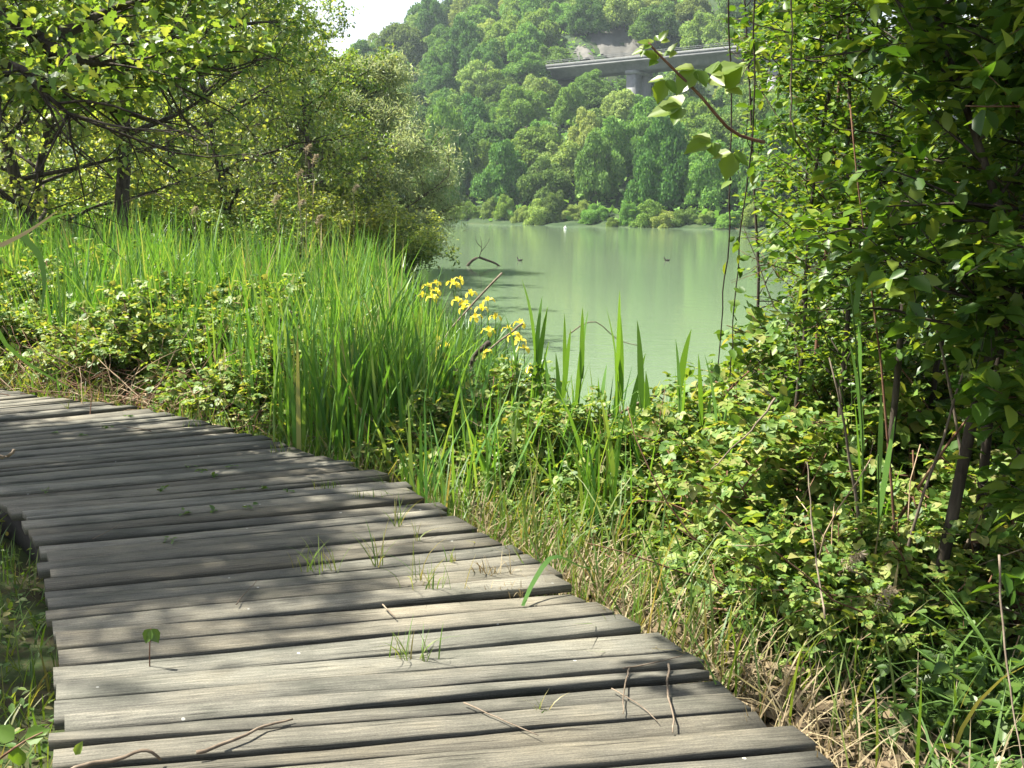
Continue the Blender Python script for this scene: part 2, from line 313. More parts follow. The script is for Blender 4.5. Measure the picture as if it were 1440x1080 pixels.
def hz(x, y):
    x = np.asarray(x, float); y = np.asarray(y, float)
    s = hill_s(x, y); px = 720 + F * x / np.maximum(y, 1)
    sp = np.maximum(s, 0)
    z = -.8 + .465 * sp + .0002 * sp ** 2
    z -= 14 * np.exp(-((s - 76) / 26) ** 2) * np.clip((x - 17) / 14, 0, 1)
    Dr = 420; cap = 1.55 + np.interp(px, RIDGE[:, 0], RIDGE[:, 1]) / F * Dr - 6
    k = 9.0; z = -k * np.log(np.exp(-np.clip(z, -50, 400) / k) + np.exp(-cap / k))
    z = z + np.clip(sp / 25, 0, 1) * (5 * vnoise(x, y, 38, 1) + 2.2 * vnoise(x, y, 15, 2))
    return np.where(s > 0, z, -.8 + .12 * s)
def grid_mesh(name, xs, ys, fz, m):
    X, Y = np.meshgrid(xs, ys); a = Acc()
    i = (np.arange(len(ys) - 1)[:, None] * len(xs) + np.arange(len(xs) - 1)[None]).ravel()
    a.add(np.stack([X, Y, fz(X, Y)], -1).reshape(-1, 3), np.stack([i, i + 1, i + 1 + len(xs), i + len(xs)], -1))
    return obj(name, a, m, None, True)
def spaced(*seg):
    return np.unique(np.concatenate([np.arange(a, b, s) for a, b, s in seg]))
tag(grid_mesh('ground', spaced((-420, -60, 20), (-60, -16, 2), (-16, 10, .3), (10, 40, 2), (40, 440, 20)), spaced((-60, -4, 4), (-4, 22, .3), (22, 62, 1.5), (62, 260, 12)), gz, M['soil']), kind='structure')
tag(grid_mesh('hill', spaced((-420, -120, 14), (-120, 140, 4), (140, 480, 14)), spaced((70, 470, 4), (470, 720, 14)), hz, M['hill']), kind='structure')
a = Acc(); a.add([(-500, 3, WATER), (500, 3, WATER), (500, 420, WATER), (-500, 420, WATER)], np.array([(0, 1, 2, 3)]))
tag(obj('water', a, M['water']), kind='structure')

# ---------------------------------------------------------------- boardwalk
RE = np.array([G(*p)[:2] for p in ((1162, 1080), (1062, 997), (935, 905), (850, 852), (717, 769), (597, 699), (536, 667), (397, 623), (272, 591), (186, 573), (83, 560), (0, 548))])
RE = np.concatenate([[RE[0] + (RE[0] - RE[1]) * k for k in (5, 2.5, 1)], RE, [RE[-1] + (-1.5, .62), RE[-1] + (-3.2, 1.0)]])
LE = np.array([G(*p)[:2] for p in ((76, 1078), (82, 1030), (87, 966), (86, 915), (80, 868), (66, 805), (56, 765), (42, 725), (22, 692), (0, 673))])
LE = np.concatenate([[LE[0] + np.array((.45, -1.1)) * k for k in (2.2, 1)], LE, [LE[-1] + (-1.2, .62), LE[-1] + (-3.6, 1.5), LE[-1] + (-7, 2.4)]])
for _ in range(3): LE[1:-1] = .25 * LE[:-2] + .5 * LE[1:-1] + .25 * LE[2:]
seglen = np.concatenate(([0], np.cumsum(np.linalg.norm(np.diff(RE, axis=0), axis=1))))
REs = lambda s: np.array([np.interp(s, seglen, RE[:, 0]), np.interp(s, seglen, RE[:, 1])])
ANG_Y = ((1.5, 6), (2.5, 8.5), (3.07, 10.9), (4.66, 18.5), (5.8, 22), (7.0, 29), (7.8, 34), (9.0, 42), (10, 50))
def left_hit(p, d):
    best = None
    for a_, b_ in zip(LE[:-1], LE[1:]):
        e = b_ - a_; den = d[0] * e[1] - d[1] * e[0]
        if abs(den) < 1e-9: continue
        w = a_ - p; t = (w[0] * e[1] - w[1] * e[0]) / den; u = (w[0] * d[1] - w[1] * d[0]) / den
        if t > .3 and -.001 <= u <= 1.001 and (best is None or t < best): best = t
    return best or 2.2
rs = random.Random(5)
boardwalk = thing('boardwalk', 'weathered grey timber boardwalk curving left beside the lake', 'boardwalk')
s = .55; k = 0
while s < seglen[-1] - .3 and k < 99:
    y0 = REs(s)[1]; w = rs.choice((.07, .08, .09, .10, .105, .115, .13)) * (1.0 if y0 < 6 else 1.12)
    gap = rs.choice((.013, .015, .017, .019, .022, .028, .040)) if y0 > 2 else .012
    pr0, pr1 = REs(s), REs(s + w * 1.13)
    s += (w + gap) * 1.13
    lines = []
    for pr in (pr0, pr1):
        an = math.radians(np.interp(pr[1], [q[0] for q in ANG_Y], [q[1] for q in ANG_Y]))
        d = np.array((-math.cos(an), -math.sin(an))); lines.append((pr, d, left_hit(pr, d)))
    nseg = 14; er, el = rs.uniform(-.035, .05), rs.uniform(-.03, .03)
    zo, tl, tw = rs.gauss(0, .004), rs.gauss(0, .005), rs.gauss(0, .005)
    ph = rs.uniform(0, 6); th = .036; bow = rs.gauss(0, .006); a = Acc(); V = []; UV = []
    L = lines[0][2]
    for i in range(nseg + 1):
        f = i / nseg; row = []
        for q, (pr, d, t) in enumerate(lines):
            dist = -er + f * (t + er + el)
            side = np.array((d[1], -d[0])) * (1 if q == 0 else -1)
            p2 = pr + d * dist + np.array((-d[1], d[0])) * (0) + nrm(lines[1][0] - lines[0][0]) * (bow * math.sin(f * math.pi) + .004 * math.sin(9 * f + ph + 2 * q) + .002 * math.sin(31 * f + ph * 3 + q))
            z = zo + tl * (f - .5) * 2 + (tw if q else -tw) * (1 - 2 * f) * .8 + .004 * math.sin(3.1 * f + ph)
            row.append((p2[0], p2[1], z))
        q0, q1 = np.array(row[0]), np.array(row[1]); c = (q1 - q0) * .02
        ring = [q0 + (0, 0, -.006), q0 + c, q1 - c, q1 + (0, 0, -.006), q1 + (0, 0, -th), q0 + (0, 0, -th)]
        V += ring
        for j, vv in enumerate((0, .01, w, w + .01, w + .05, -.05)): UV.append((f * L + k * 3.7, vv + k * 1.31))
    ii = np.arange(nseg)[:, None] * 6; jj = np.arange(6)[None]
    Fq = np.stack([ii + jj, ii + jj + 6, ii + (jj + 1) % 6 + 6, ii + (jj + 1) % 6], -1).reshape(-1, 4)
    a.add(V, [Fq, np.arange(6)[None], np.arange(6)[None, ::-1] + nseg * 6])
    obj('plank', a, M['deck'], boardwalk, False, UV); k += 1
def beam(pts, w, z0, z1, name='joist'):
    pts = smooth_pts(pts, 30); t = nrm(np.gradient(pts, axis=0)); n = np.stack([-t[:, 1], t[:, 0]], -1) * w / 2; a = Acc()
    ring = np.stack([np.c_[pts - n, 0 * pts[:, :1] + z1], np.c_[pts + n, 0 * pts[:, :1] + z1], np.c_[pts + n, 0 * pts[:, :1] + z0], np.c_[pts - n, 0 * pts[:, :1] + z0]], 1)
    ii = np.arange(29)[:, None] * 4; jj = np.arange(4)[None]
    a.add(ring.reshape(-1, 3), [np.stack([ii + jj, ii + (jj + 1) % 4, ii + 4 + (jj + 1) % 4, ii + 4 + jj], -1).reshape(-1, 4), np.array([(3, 2, 1, 0)]), np.array([(0, 1, 2, 3)]) + 116])
    obj(name, a, M['beam'], boardwalk)
RI = np.array([REs(x) for x in np.linspace(.3, seglen[-1] - .3, 12)])
nr = nrm(np.gradient(RI, axis=0)); nr = np.stack([-nr[:, 1], nr[:, 0]], -1)
beam(RI + nr * .22, .09, -.20, -.062); beam(RI + nr * 1.0, .09, -.20, -.062)
nl = nrm(np.gradient(LE, axis=0)); nl = np.stack([nl[:, 1], -nl[:, 0]], -1)
beam(LE + nl * .12, .09, -.20, -.062)
beam(LE + nl * .045, .035, -.24, -.052, 'edge_shade_strip')  # dark strip standing in for the shadow beyond the plank ends
for q in list(RI[1:-1:3] + nr[1:-1:3] * .22) + list((LE + nl * .12)[1:-2:3]):
    a = Acc(); tube(a, [(q[0], q[1], gz(q[0], q[1]) - .3), (q[0], q[1], -.19)], (.055, .055), 8); obj('post', a, M['beam'], boardwalk)

def deck_test(x, y):                     # true where the boards lie
    poly = np.concatenate([RE, LE[::-1]]); x = np.asarray(x); y = np.asarray(y); ins = np.zeros(x.shape, bool); j = len(poly) - 1
    for i in range(len(poly)):
        (xi, yi), (xj, yj) = poly[i], poly[j]
        ins ^= ((yi > y) != (yj > y)) & (x < (xj - xi) * (y - yi) / (yj - yi + 1e-12) + xi); j = i
    return ins
def inpoly(x, y, poly):
    ins = np.zeros(np.shape(x), bool); j = len(poly) - 1
    for i in range(len(poly)):
        (xi, yi), (xj, yj) = poly[i], poly[j]
        ins ^= ((yi > y) != (yj > y)) & (x < (xj - xi) * (y - yi) / (yj - yi + 1e-12) + xi); j = i
    return ins

# ---------------------------------------------------------------- far hillside: viaduct, landslip, trees, bushes
BR0, BR1, BZ = np.array((10.0, 241.4)), np.array((141.0, 136.0)), 33.8
bt = (BR1 - BR0) / np.linalg.norm(BR1 - BR0); bn = np.array((-bt[1], bt[0])); BL = np.linalg.norm(BR1 - BR0)
if bn[1] > 0: bn = -bn                    # bn points to the camera side
def bpt(s, n, z): q = BR0 + bt * s + bn * n; return (q[0], q[1], z)
def prism(acc, sec, s0, s1):              # a section (n across, z) swept along the bridge
    n = len(sec); V = [bpt(s0, *q) for q in sec] + [bpt(s1, *q) for q in sec]; j = np.arange(n)
    acc.add(V, [np.stack([j, (j + 1) % n, (j + 1) % n + n, j + n], -1), j[None, ::-1], j[None] + n])
viaduct = thing('viaduct', 'grey concrete road viaduct crossing the wooded hillside', 'viaduct', bpt(0, 0, 0))
def vobj(name, a, m):
    o = obj(name, a, m, viaduct); o.location = -Vector(bpt(0, 0, 0)); return o
a = Acc(); prism(a, [(-5, BZ), (5, BZ), (5, BZ - .45), (3.0, BZ - .8), (2.7, BZ - 2.1), (-2.7, BZ - 2.1), (-3.0, BZ - .8), (-5, BZ - .45)], 0, BL); vobj('deck', a, M['conc'])
for sgn in (1, -1):
    a = Acc(); prism(a, [(sgn * 4.7, BZ + .003), (sgn * 5.05, BZ + .003), (sgn * 5.05, BZ + .6), (sgn * 4.75, BZ + .6)][::sgn], 0, BL); vobj('parapet', a, M['rail'])
    a = Acc()
    for z in (1.0, 1.35): tube(a, [bpt(0, sgn * 4.85, BZ + z), bpt(BL, sgn * 4.85, BZ + z)], (.06, .06), 4)
    for q in np.arange(1, BL, 2.5): tube(a, [bpt(q, sgn * 4.85, BZ + .72), bpt(q, sgn * 4.85, BZ + 1.4)], (.05, .05), 4)
    vobj('guard_rail', a, M['rail'])
for sp in (22, 55, 88, 121, 154):
    q = bpt(sp, 0, 0); g = float(hz(q[0], q[1])); a = Acc()
    for n0, n1 in ((-3.4, -.5), (.5, 3.4)):
        V = [bpt(sp + e, n, z) for z in (g - 2, BZ - 2.9) for e, n in ((-1.1, n0), (1.1, n0), (1.1, n1), (-1.1, n1))]
        a.add(V, np.array([(0, 1, 5, 4), (1, 2, 6, 5), (2, 3, 7, 6), (3, 0, 4, 7), (4, 5, 6, 7)]))
    V = [bpt(sp + e, n, z) for z in (BZ - 2.902, BZ - 2.103) for e, n in ((-1.4, -3.6), (1.4, -3.6), (1.4, 3.6), (-1.4, 3.6))]
    a.add(V, np.array([(0, 1, 5, 4), (1, 2, 6, 5), (2, 3, 7, 6), (3, 0, 4, 7), (4, 5, 6, 7), (3, 2, 1, 0)]))
    vobj('pier', a, M['conc'])
def hill_hit(px, py):
    for D in np.arange(140, 520, 1.5):
        p = P(px, py, D)
        if hz(p[0], p[1]) > p[2]: return p
    return p
SCARS = []
def scar(outline, label):
    c = np.array([hill_hit(*q)[:2] for q in outline]); SCARS.append(c)
    lo, hi = c.min(0) - 1, c.max(0) + 1; xs = np.arange(lo[0], hi[0], .8); ys = np.arange(lo[1], hi[1], .8)
    X, Y = np.meshgrid(xs, ys); ins = inpoly(X + 3 * vnoise(X, Y, 5, 8), Y + 3 * vnoise(X, Y, 5, 9), c)
    V = np.stack([X, Y, hz(X, Y) + .5 + 1.6 * vnoise(X * 3, Y, 6, 7) + .8 * vnoise(X * 2, Y, 2, 6)], -1).reshape(-1, 3)
    i = (np.arange(len(ys) - 1)[:, None] * len(xs) + np.arange(len(xs) - 1)[None]); i = i[ins[:-1, :-1]]
    a = Acc(); a.add(V, np.stack([i, i + 1, i + 1 + len(xs), i + len(xs)], -1))
    tag(obj('landslip', a, M['scar'], None, True), label, 'landslip', kind='structure')
scar(((824, 50), (862, 42), (884, 52), (900, 66), (925, 92), (860, 100), (850, 82), (832, 66)), 'large bare grey landslip above the viaduct')
scar(((798, 78), (815, 68), (832, 80), (834, 96), (806, 98)), 'small bare grey landslip left of the larger one')

def crown_mesh(seed, name, flat=1.0):
    g = np.random.default_rng(seed); a = Acc(); n = g.integers(38, 54)
    c = nrm(g.normal(size=(n, 3))) * g.uniform(.35, .95, (n, 1)); c[:, 2] = np.abs(c[:, 2]) * 1.25 - .35; c[:, :2] *= .95
    r = g.uniform(.15, .34, n) * (1.1 - .25 * np.clip(c[:, 2], 0, 1))
    for ci, ri in zip(c, r):
        m = int(1750 * ri); d = nrm(g.normal(size=(m, 3))); d[:, 2] = np.where(d[:, 2] < -.35, -d[:, 2], d[:, 2])
        p = ci + d * ri * g.uniform(.75, 1.08, (m, 1)) * (1, 1, .9)
        leaves(a, RHOMB, p, g.normal(size=(m, 3)) * .8 + d * .5 + (0, 0, -.15), d + g.normal(size=(m, 3)) * .45, g.uniform(.05, .10, m))
    V = np.concatenate(a.V); V[:, 2] = (V[:, 2] + .45) * flat; a.V = [V]
    me = a.mesh(name, M['hill_mid']); return me
def trunk_mesh(seed, name):
    g = np.random.default_rng(seed); a = Acc()
    tube(a, [(0, 0, -.6), (.02, .01, 0), (.05, -.03, .5), (0, .02, 1.0)], (.06, .025), 6)
    for q in range(4):
        an = q * 1.7 + g.uniform(0, 1); tube(a, [(.04, -.02, .25 + .1 * q), (.3 * math.cos(an), .3 * math.sin(an), .6 + .1 * q), (.55 * math.cos(an), .55 * math.sin(an), .8 + .08 * q)], (.025, .008), 4)
    return a.mesh(name, M['bark_pale'])
CROWNS = [crown_mesh(40 + i, 'crown', f) for i, f in enumerate((1.0, 1.15, .9, 1.3, 1.05, .95, 1.2))]
TRUNK = trunk_mesh(3, 'trunk')
def far_tree(name, loc, r, h, mi, tone, rz):
    t = bpy.data.objects.new(name, None); COL.objects.link(t); t.location = loc; t.rotation_euler = (0, 0, rz); t.scale = (r, r, h)
    for nm, me in (('trunk', TRUNK), ('crown', CROWNS[mi])):
        o = bpy.data.objects.new(nm, me); COL.objects.link(o); o.parent = t
        if nm == 'crown': o.material_slots[0].link = 'OBJECT'; o.material_slots[0].material = M['hill_' + tone]
    return t
g = np.random.default_rng(11)
def bridge_dist(x, y): return abs((x - BR0[0]) * bn[0] + (y - BR0[1]) * bn[1])
def bridge_line_py(px):                   # where the underside of the viaduct is seen
    return np.interp(px, [q[0] for q in BPY], [q[1] for q in BPY])
BPY = [proj(np.array(bpt(q, 5, BZ - 2.4)))[:2] for q in np.linspace(0, BL, 20)]
cand = []
for _ in range(9000):
    y = g.uniform(120, 440); x = g.uniform(-.19, .36) * y; s_ = hill_s(x, y)
    if s_ < 6 or s_ > 300: continue
    cand.append((x, y, s_))
cand.sort(key=lambda c: c[1] + c[0] * .5)
picked = []; SCPX = (((822, 50), (862, 40), (886, 50), (902, 64), (925, 90), (860, 97), (848, 84), (832, 66)), ((798, 78), (815, 68), (832, 80), (834, 94), (806, 96)))
for x, y, s_ in cand:
    z = float(hz(x, y)); D = math.hypot(x, y)
    sp = np.interp(D, (140, 200, 300, 430), (7.4, 8.2, 9.8, 12))
    if any(inpoly(np.array(x), np.array(y - 1), c) for c in SCARS): continue
    if any((x - q[0]) ** 2 + (y - q[1]) ** 2 < sp * sp for q in picked[-220:]): continue
    along = (x - BR0[0]) * bt[0] + (y - BR0[1]) * bt[1]; bd = (x - BR0[0]) * bn[0] + (y - BR0[1]) * bn[1]
    if along > -3 and abs(bd) < 9: continue
    r = sp * g.uniform(.50, .74); h = r * g.uniform(.85, 1.3) * (1.35 if s_ < 16 else 1)
    px, py, _d = proj(np.array((x, y, z + .5 * h)))
    if not (440 < px < 1200 and -45 < py < 330): continue
    pt = proj(np.array((x, y, z + 1.5 * h)))[1]; lim = bridge_line_py(px) + (2 if px < 838 or px > 935 else 27)
    if along > 3 and bd > 0 and px > 812:
        while pt < lim and h > 1.4: h *= .85; r = max(r * .93, 2.5); pt = proj(np.array((x, y, z + 1.5 * h)))[1]
        if pt < lim: continue
    skip = False
    for _t in range(3):
        rp = F * r / D; hid = sum(bool(inpoly(np.array(px + ax * rp), np.array(py + (pt - py) * fz), o)) for o in SCPX for ax in (-.75, 0, .75) for fz in (-.3, .2, .6, 1.0))
        if not hid: break
        h *= .62; r *= .7; pt = proj(np.array((x, y, z + 1.5 * h)))[1]; py = proj(np.array((x, y, z + .5 * h)))[1]
    if hid > 1 or r < 1.5: continue
    picked.append((x, y, z, r, h, px, py))
picked = [p for p in picked if 500 < p[5] < 1130] if len(picked) > 300 else picked
picked = sorted(picked, key=lambda p: p[1])[:300]
BANDS = ((66, 'on the far hill crest'), (118, 'level with the viaduct'), (165, 'just below viaduct height'), (215, 'halfway up the slope'), (260, 'low on the far slope'), (999, 'by the far waterside'))
COLS = ((640, 'behind the willow'), (712, 'above the dead branch'), (790, 'right of the dead branch'), (850, 'under the landslips'), (925, 'below the nearest pier'), (1010, 'left of the hanging vines'), (9999, 'behind the leafy thicket'))
COLS_HI = ((640, 'behind the willow'), (712, 'above the dead branch'), (790, 'left of the landslips'), (850, 'beside the small landslip'), (925, 'beside the large landslip'), (1010, 'right of the landslips'), (9999, 'behind the leafy thicket'))
ORD = ['leftmost', 'second from left', 'third from left', 'fourth from left', 'fifth from left', 'sixth from left', 'seventh from left', 'eighth from left', 'ninth from left', 'tenth from left', 'eleventh from left', 'twelfth from left']
ORD += [f'{n} from left' for n in ('thirteenth', 'fourteenth', 'fifteenth', 'sixteenth', 'seventeenth', 'eighteenth', 'nineteenth', 'twentieth', 'twenty-first', 'twenty-second', 'twenty-third', 'twenty-fourth', 'twenty-fifth', 'twenty-sixth', 'twenty-seventh', 'twenty-eighth', 'twenty-ninth', 'thirtieth', 'thirty-first', 'thirty-second', 'thirty-third', 'thirty-fourth')]
cells = {}
for p in picked:
    b = next(i for i, q in enumerate(BANDS) if p[6] < q[0]); c = next(i for i, q in enumerate(COLS) if p[5] < q[0]); cells.setdefault((b, c), []).append(p)
for (b, c), ps in cells.items():
    ps.sort(key=lambda p: p[5]); n = len(ps)
    tones = [str(g.choice(['dark', 'mid', 'mid', 'pale', 'olive'], p=[.3, .25, .2, .13, .12])) for _ in ps]
    for p, tone in zip(ps, tones):
        same = [q for q, t_ in zip(ps, tones) if t_ == tone]; i = same.index(p)
        word = dict(dark='dark', mid='mid green', pale='pale', olive='olive')[tone]
        o_ = 'lone' if len(same) == 1 else ORD[i]
        t = far_tree('hillside_tree', (p[0], p[1], p[2]), p[3], p[4], int(g.integers(len(CROWNS))), tone, g.uniform(0, 6.28)); t.scale = (p[3] * g.uniform(.78, 1.2), p[3] * g.uniform(.78, 1.2), p[4] * g.uniform(.85, 1.12))
        where = (COLS_HI if b < 2 else COLS)[c][1]
        tag(t, f'{o_} {word} tree {BANDS[b][1]} {where}' if o_ == 'lone' else f'{word} tree, {o_}, {BANDS[b][1]} {where}'.replace('behind the leafy thicket', 'behind the thicket'), 'tree', 'trees on the far hillside')
# bushes hanging over the far bank
bl = []
u = -30.0
while u < 62:
    x = u; y = 165 - .69 * x + g.uniform(.3, 4.5); px, py, _d = proj(np.array((x, y, 1.0)))
    if 560 < px < 1130: bl.append((x, y, px))
    u += g.uniform(1.6, 3.2)
for i, (x, y, px) in enumerate(bl):
    tone = str(g.choice(['pale', 'mid', 'olive'], p=[.4, .45, .15])); r = g.uniform(1.3, 2.9)
    t = far_tree('waterside_bush', (x, y, float(hz(x, y)) - .6), r, r * g.uniform(.6, 1.5), int(g.integers(len(CROWNS))), tone, g.uniform(0, 6))
    word = dict(mid='mid green', pale='pale green', olive='olive green')[tone]
    tag(t, f'low {word} bush on the far water\'s edge, {ORD[i]} in its row', 'bush', 'bushes along the far waterside')
# scrub between the trees: nobody could count it
n = 42000; y = g.uniform(118, 450, n); x = g.uniform(-.22, .40, n) * y; s_ = hill_s(x, y)
ok = (s_ > .5) & ~((np.abs((x - BR0[0]) * bn[0] + (y - BR0[1]) * bn[1]) < 6))
for c in SCARS: ok &= ~inpoly(x, y, c)
qx, qy, _d = proj(np.stack([x, y, hz(x, y) + .6], -1))
for o in SCPX: ok &= ~inpoly(qx, qy, o)
x, y = x[ok], y[ok]; n = len(x); a = Acc(); d = g.normal(size=(n, 3)); d[:, 2] = np.abs(d[:, 2]) * .6
leaves(a, RHOMB, np.stack([x, y, hz(x, y) + g.uniform(-.2, 1.6, n)], -1), d, g.normal(size=(n, 3)) * .6 + (0, 0, 1), g.uniform(.7, 1.5, n))
tag(obj('undergrowth', a, M['hill_mid']), 'green scrub covering the far slope between the trees', 'undergrowth', kind='stuff')

# ---------------------------------------------------------------- near trees
def wander(g, p, d, L, n, bend, lift=0.0):
    pts = [np.array(p, float)]; d = np.array(d, float)
    for _ in range(n):
        d = d + g.normal(size=3) * bend; d[2] += lift; d /= np.linalg.norm(d); pts.append(pts[-1] + d * L / n)
    return np.array(pts)
def grow_tree(seed, H, r0, nprim=16, nsec=6, nter=4, low=.18, spread=.5, leafn=10, T=OVAL, lsize=(.09, .14), lean=(0, 0), droop=0.0, up=.35, leafspread=.12):
    """returns wood and leaf meshes of one tree standing on the origin"""
    g = np.random.default_rng(seed); wood, leaf = Acc(), Acc()
    tr = wander(g, (0, 0, -.3), (lean[0], lean[1], 1), H, 12, .06, .02)
    rr = np.interp(np.linspace(0, 1, 13), (0, .06, .5, 1), (r0 * 1.35, r0, r0 * .6, r0 * .12)); tube(wood, tr, rr, 9)
    LP, LD = [], []
    for i in range(nprim):
        f = low + (1 - low) * (i + g.uniform(0, .8)) / nprim; f = min(f, .98); q = f * 12; k = min(int(q), 11); p = tr[k] + (tr[k + 1] - tr[k]) * (q - k)
        an = i * 2.4 + g.uniform(-.5, .5); d = (math.cos(an), math.sin(an), up + .9 * f ** 2 + g.normal() * .1)
        L = H * spread * (1 - .55 * f) * g.uniform(.75, 1.15); b1 = wander(g, p, nrm(np.array(d)), L, 8, .10, -.01 - droop); rb = r0 * .42 * (1 - .6 * f)
        tube(wood, b1, (rb, rb * .22), 6)
        for j in range(nsec):
            q = 8 * (.22 + .78 * (j + g.uniform(0, .9)) / nsec); k2 = min(int(q), 7); p2 = b1[k2] + (b1[k2 + 1] - b1[k2]) * (q - k2); t1 = nrm(b1[k2 + 1] - b1[k2])
            d2 = nrm(t1 * .6 + nrm(g.normal(size=3)) * (1, 1, .6) * .9 + (0, 0, .1 - 2 * droop)); L2 = L * .42 * g.uniform(.6, 1.2); b2 = wander(g, p2, d2, L2, 5, .13, -droop * 1.5)
            tube(wood, b2, (rb * .3, rb * .1), 4)
            for m in range(nter):
                q = 5 * (.2 + .8 * (m + g.uniform(0, .9)) / nter); k3 = min(int(q), 4); p3 = b2[k3] + (b2[k3 + 1] - b2[k3]) * (q - k3); t2 = nrm(b2[k3 + 1] - b2[k3])
                d3 = nrm(t2 * .7 + g.normal(size=3) * .55 + (0, 0, -droop * 2)); b3 = wander(g, p3, d3, L2 * .5 * g.uniform(.6, 1.2), 3, .15, -droop * 2)
                tube(wood, b3, (max(rb * .1, .004), .003), 3)
                f3 = g.uniform(.1, 1.05, leafn) * 3; k4 = np.minimum(f3.astype(int), 2); P3 = b3[k4] + (b3[k4 + 1] - b3[k4]) * (f3 - k4)[:, None]
                LP.append(P3 + g.normal(size=(leafn, 3)) * leafspread * (1, 1, .6)); LD.append(np.repeat(d3[None], leafn, 0) * .5 + g.normal(size=(leafn, 3)) * .8 + (0, 0, -.25 - droop))
    LP = np.concatenate(LP); LD = np.concatenate(LD); n = len(LP)
    leaves(leaf, T, LP, LD, g.normal(size=(n, 3)) * .55 + (0, 0, 1), g.uniform(*lsize, n))
    return wood, leaf
def plant_tree(name, label, cat, loc, wood, leaf, lm, bm, group=None, rz=0.0, sc=1.0):
    t = thing(name, label, cat, loc, group, rz, sc)
    obj('trunk', wood, bm, t, True); obj('crown', leaf, lm, t); return t
def on(x, y, dz=0.0): return (x, y, float(gz(x, y)) + dz)

# left wood: three grown kinds, each copied
KIND = [plant_tree('woodland_tree', 'x', 'tree', (0, 0, 0), *grow_tree(21, 9.5, .16, 20, 7, 5, .36, .48, 18, OVAL, (.09, .16)), M['leaf_maple'], M['bark'], 'trees of the left wood'),
        plant_tree('woodland_tree', 'x', 'tree', (0, 0, 0), *grow_tree(22, 10.5, .15, 22, 7, 5, .16, .45, 19, OVAL, (.09, .16), (.1, .05)), M['leaf_wood'], M['bark'], 'trees of the left wood'),
        plant_tree('woodland_tree', 'x', 'tree', (0, 0, 0), *grow_tree(23, 8.0, .12, 20, 7, 5, .12, .52, 20, ROUND, (.08, .14), (-.12, .1)), M['leaf_wood'], M['bark'], 'trees of the left wood')]
def at(px, d): return P(px, 330, d)[0], d
left_trees = ((0, 160, 19.5, 0.3, 1.0, 'dark straight trunked tree standing behind the reeds, nearest of the left wood'),
              (1, 42, 19.0, 1.9, .9, 'thin dark trunk leaning right behind the reeds, at the left edge of the wood'),
              (2, 15, 20.5, 4.0, 1.0, 'slim upright dark trunk just left of the leaning trunk in the wood'),
              (1, 325, 26.0, 2.6, .9, 'tall thin tree leaning right above the middle of the left wood'),
              (0, 250, 31.0, 4.1, 1.1, 'leafy tree set back right of the straight dark trunk'),
              (2, 95, 28.0, .9, 1.15, 'leafy tree set back left of the straight dark trunk'),
              (0, 440, 33.0, 1.2, .83, 'yellow green tree at the back of the wood beside the willow'),
              (1, 180, 42.0, 3.3, 1.25, 'tall tree at the back of the wood behind the straight trunk'),
              (2, 330, 36.0, 5.4, 1.1, 'round low tree at the back of the wood, left of the yellow green one'),
              (0, 30, 40.0, 2.2, 1.3, 'large tree at the back left corner of the wood'))
used = set()
for kd, px, d, rz, sc, lab in left_trees:
    x, y = at(px, d); root = KIND[kd]
    if kd not in used:
        used.add(kd); root.location = on(x, y, -.05); root.rotation_euler = (0, 0, rz); root.scale = (sc,) * 3; root['label'] = lab
    else: dup(root, on(x, y, -.05), rz, sc, lab, 'trees of the left wood')
# willow over the water and the yellow bush at its foot
w_, l_ = grow_tree(31, 7.4, .22, 30, 9, 7, .05, .46, 26, LANCE, (.13, .24), (.12, 0), .03, .45, .2)
plant_tree('willow_tree', 'silvery olive willow leaning over the lake at the left bank', 'willow', on(-5.2, 38.5), w_, l_, M['leaf_willow'], M['bark_pale'])
w_, l_ = grow_tree(33, 7.2, .14, 26, 8, 7, .05, .50, 22, LANCE, (.13, .24), (-.1, 0), .03, .45, .2)
plant_tree('willow_tree', 'smaller pale willow left of the lakeside willow', 'willow', on(-8.6, 37.0), w_, l_, M['leaf_willow'], M['bark_pale'])

def grow_shrub(seed, H, R, nst=14, leafn=2600, T=OVAL, lsize=(.05, .09), up=.8, shell=.55, dead=0):
    g = np.random.default_rng(seed); wood, leaf = Acc(), Acc(); LP, LD = [], []
    per = max(leafn // (nst * 7), 1)
    for i in range(nst):
        an = i * 2.4 + g.uniform(-.4, .4); out = g.uniform(.1, 1) ** .7
        b = wander(g, (g.normal() * .12 * R, g.normal() * .12 * R, -.12), nrm(np.array((math.cos(an) * out * R / H, math.sin(an) * out * R / H, up))), H * g.uniform(.7, 1.1), 8, .13, -.03)
        tube(wood, b, (.011, .004), 5)
        for j in range(7):
            q = g.uniform(2, 7.9); k = int(q); p = b[k] + (b[k + 1] - b[k]) * (q - k)
            c = wander(g, p, nrm(g.normal(size=3) * (1, 1, .5) + nrm(b[k + 1] - b[k]) * .6), R * .42 * g.uniform(.5, 1.2), 4, .16, -.02); tube(wood, c, (.005, .002), 3)
            f = g.uniform(.2, 4, per); k4 = np.minimum(f.astype(int), 3); LP.append(c[k4] + (c[k4 + 1] - c[k4]) * (f - k4)[:, None] + g.normal(size=(per, 3)) * .05 * R)
            LD.append(g.normal(size=(per, 3)) + (0, 0, -.2))
    LP = np.concatenate(LP); LD = np.concatenate(LD); LP[:, 2] = np.maximum(LP[:, 2], .02); n = len(LP)
    LD[:, 2] *= .55
    leaves(leaf, T, LP, LD, g.normal(size=(n, 3)) * .3 + (0, 0, 1), g.uniform(*lsize, n))
    return wood, leaf
def shrub(name, label, cat, loc, wl, lm, bm, group=None, rz=0.0, sc=1.0):
    t = thing(name, label, cat, loc, group, rz, sc); obj('stem', wl[0], bm, t); obj('foliage', wl[1], lm, t); return t
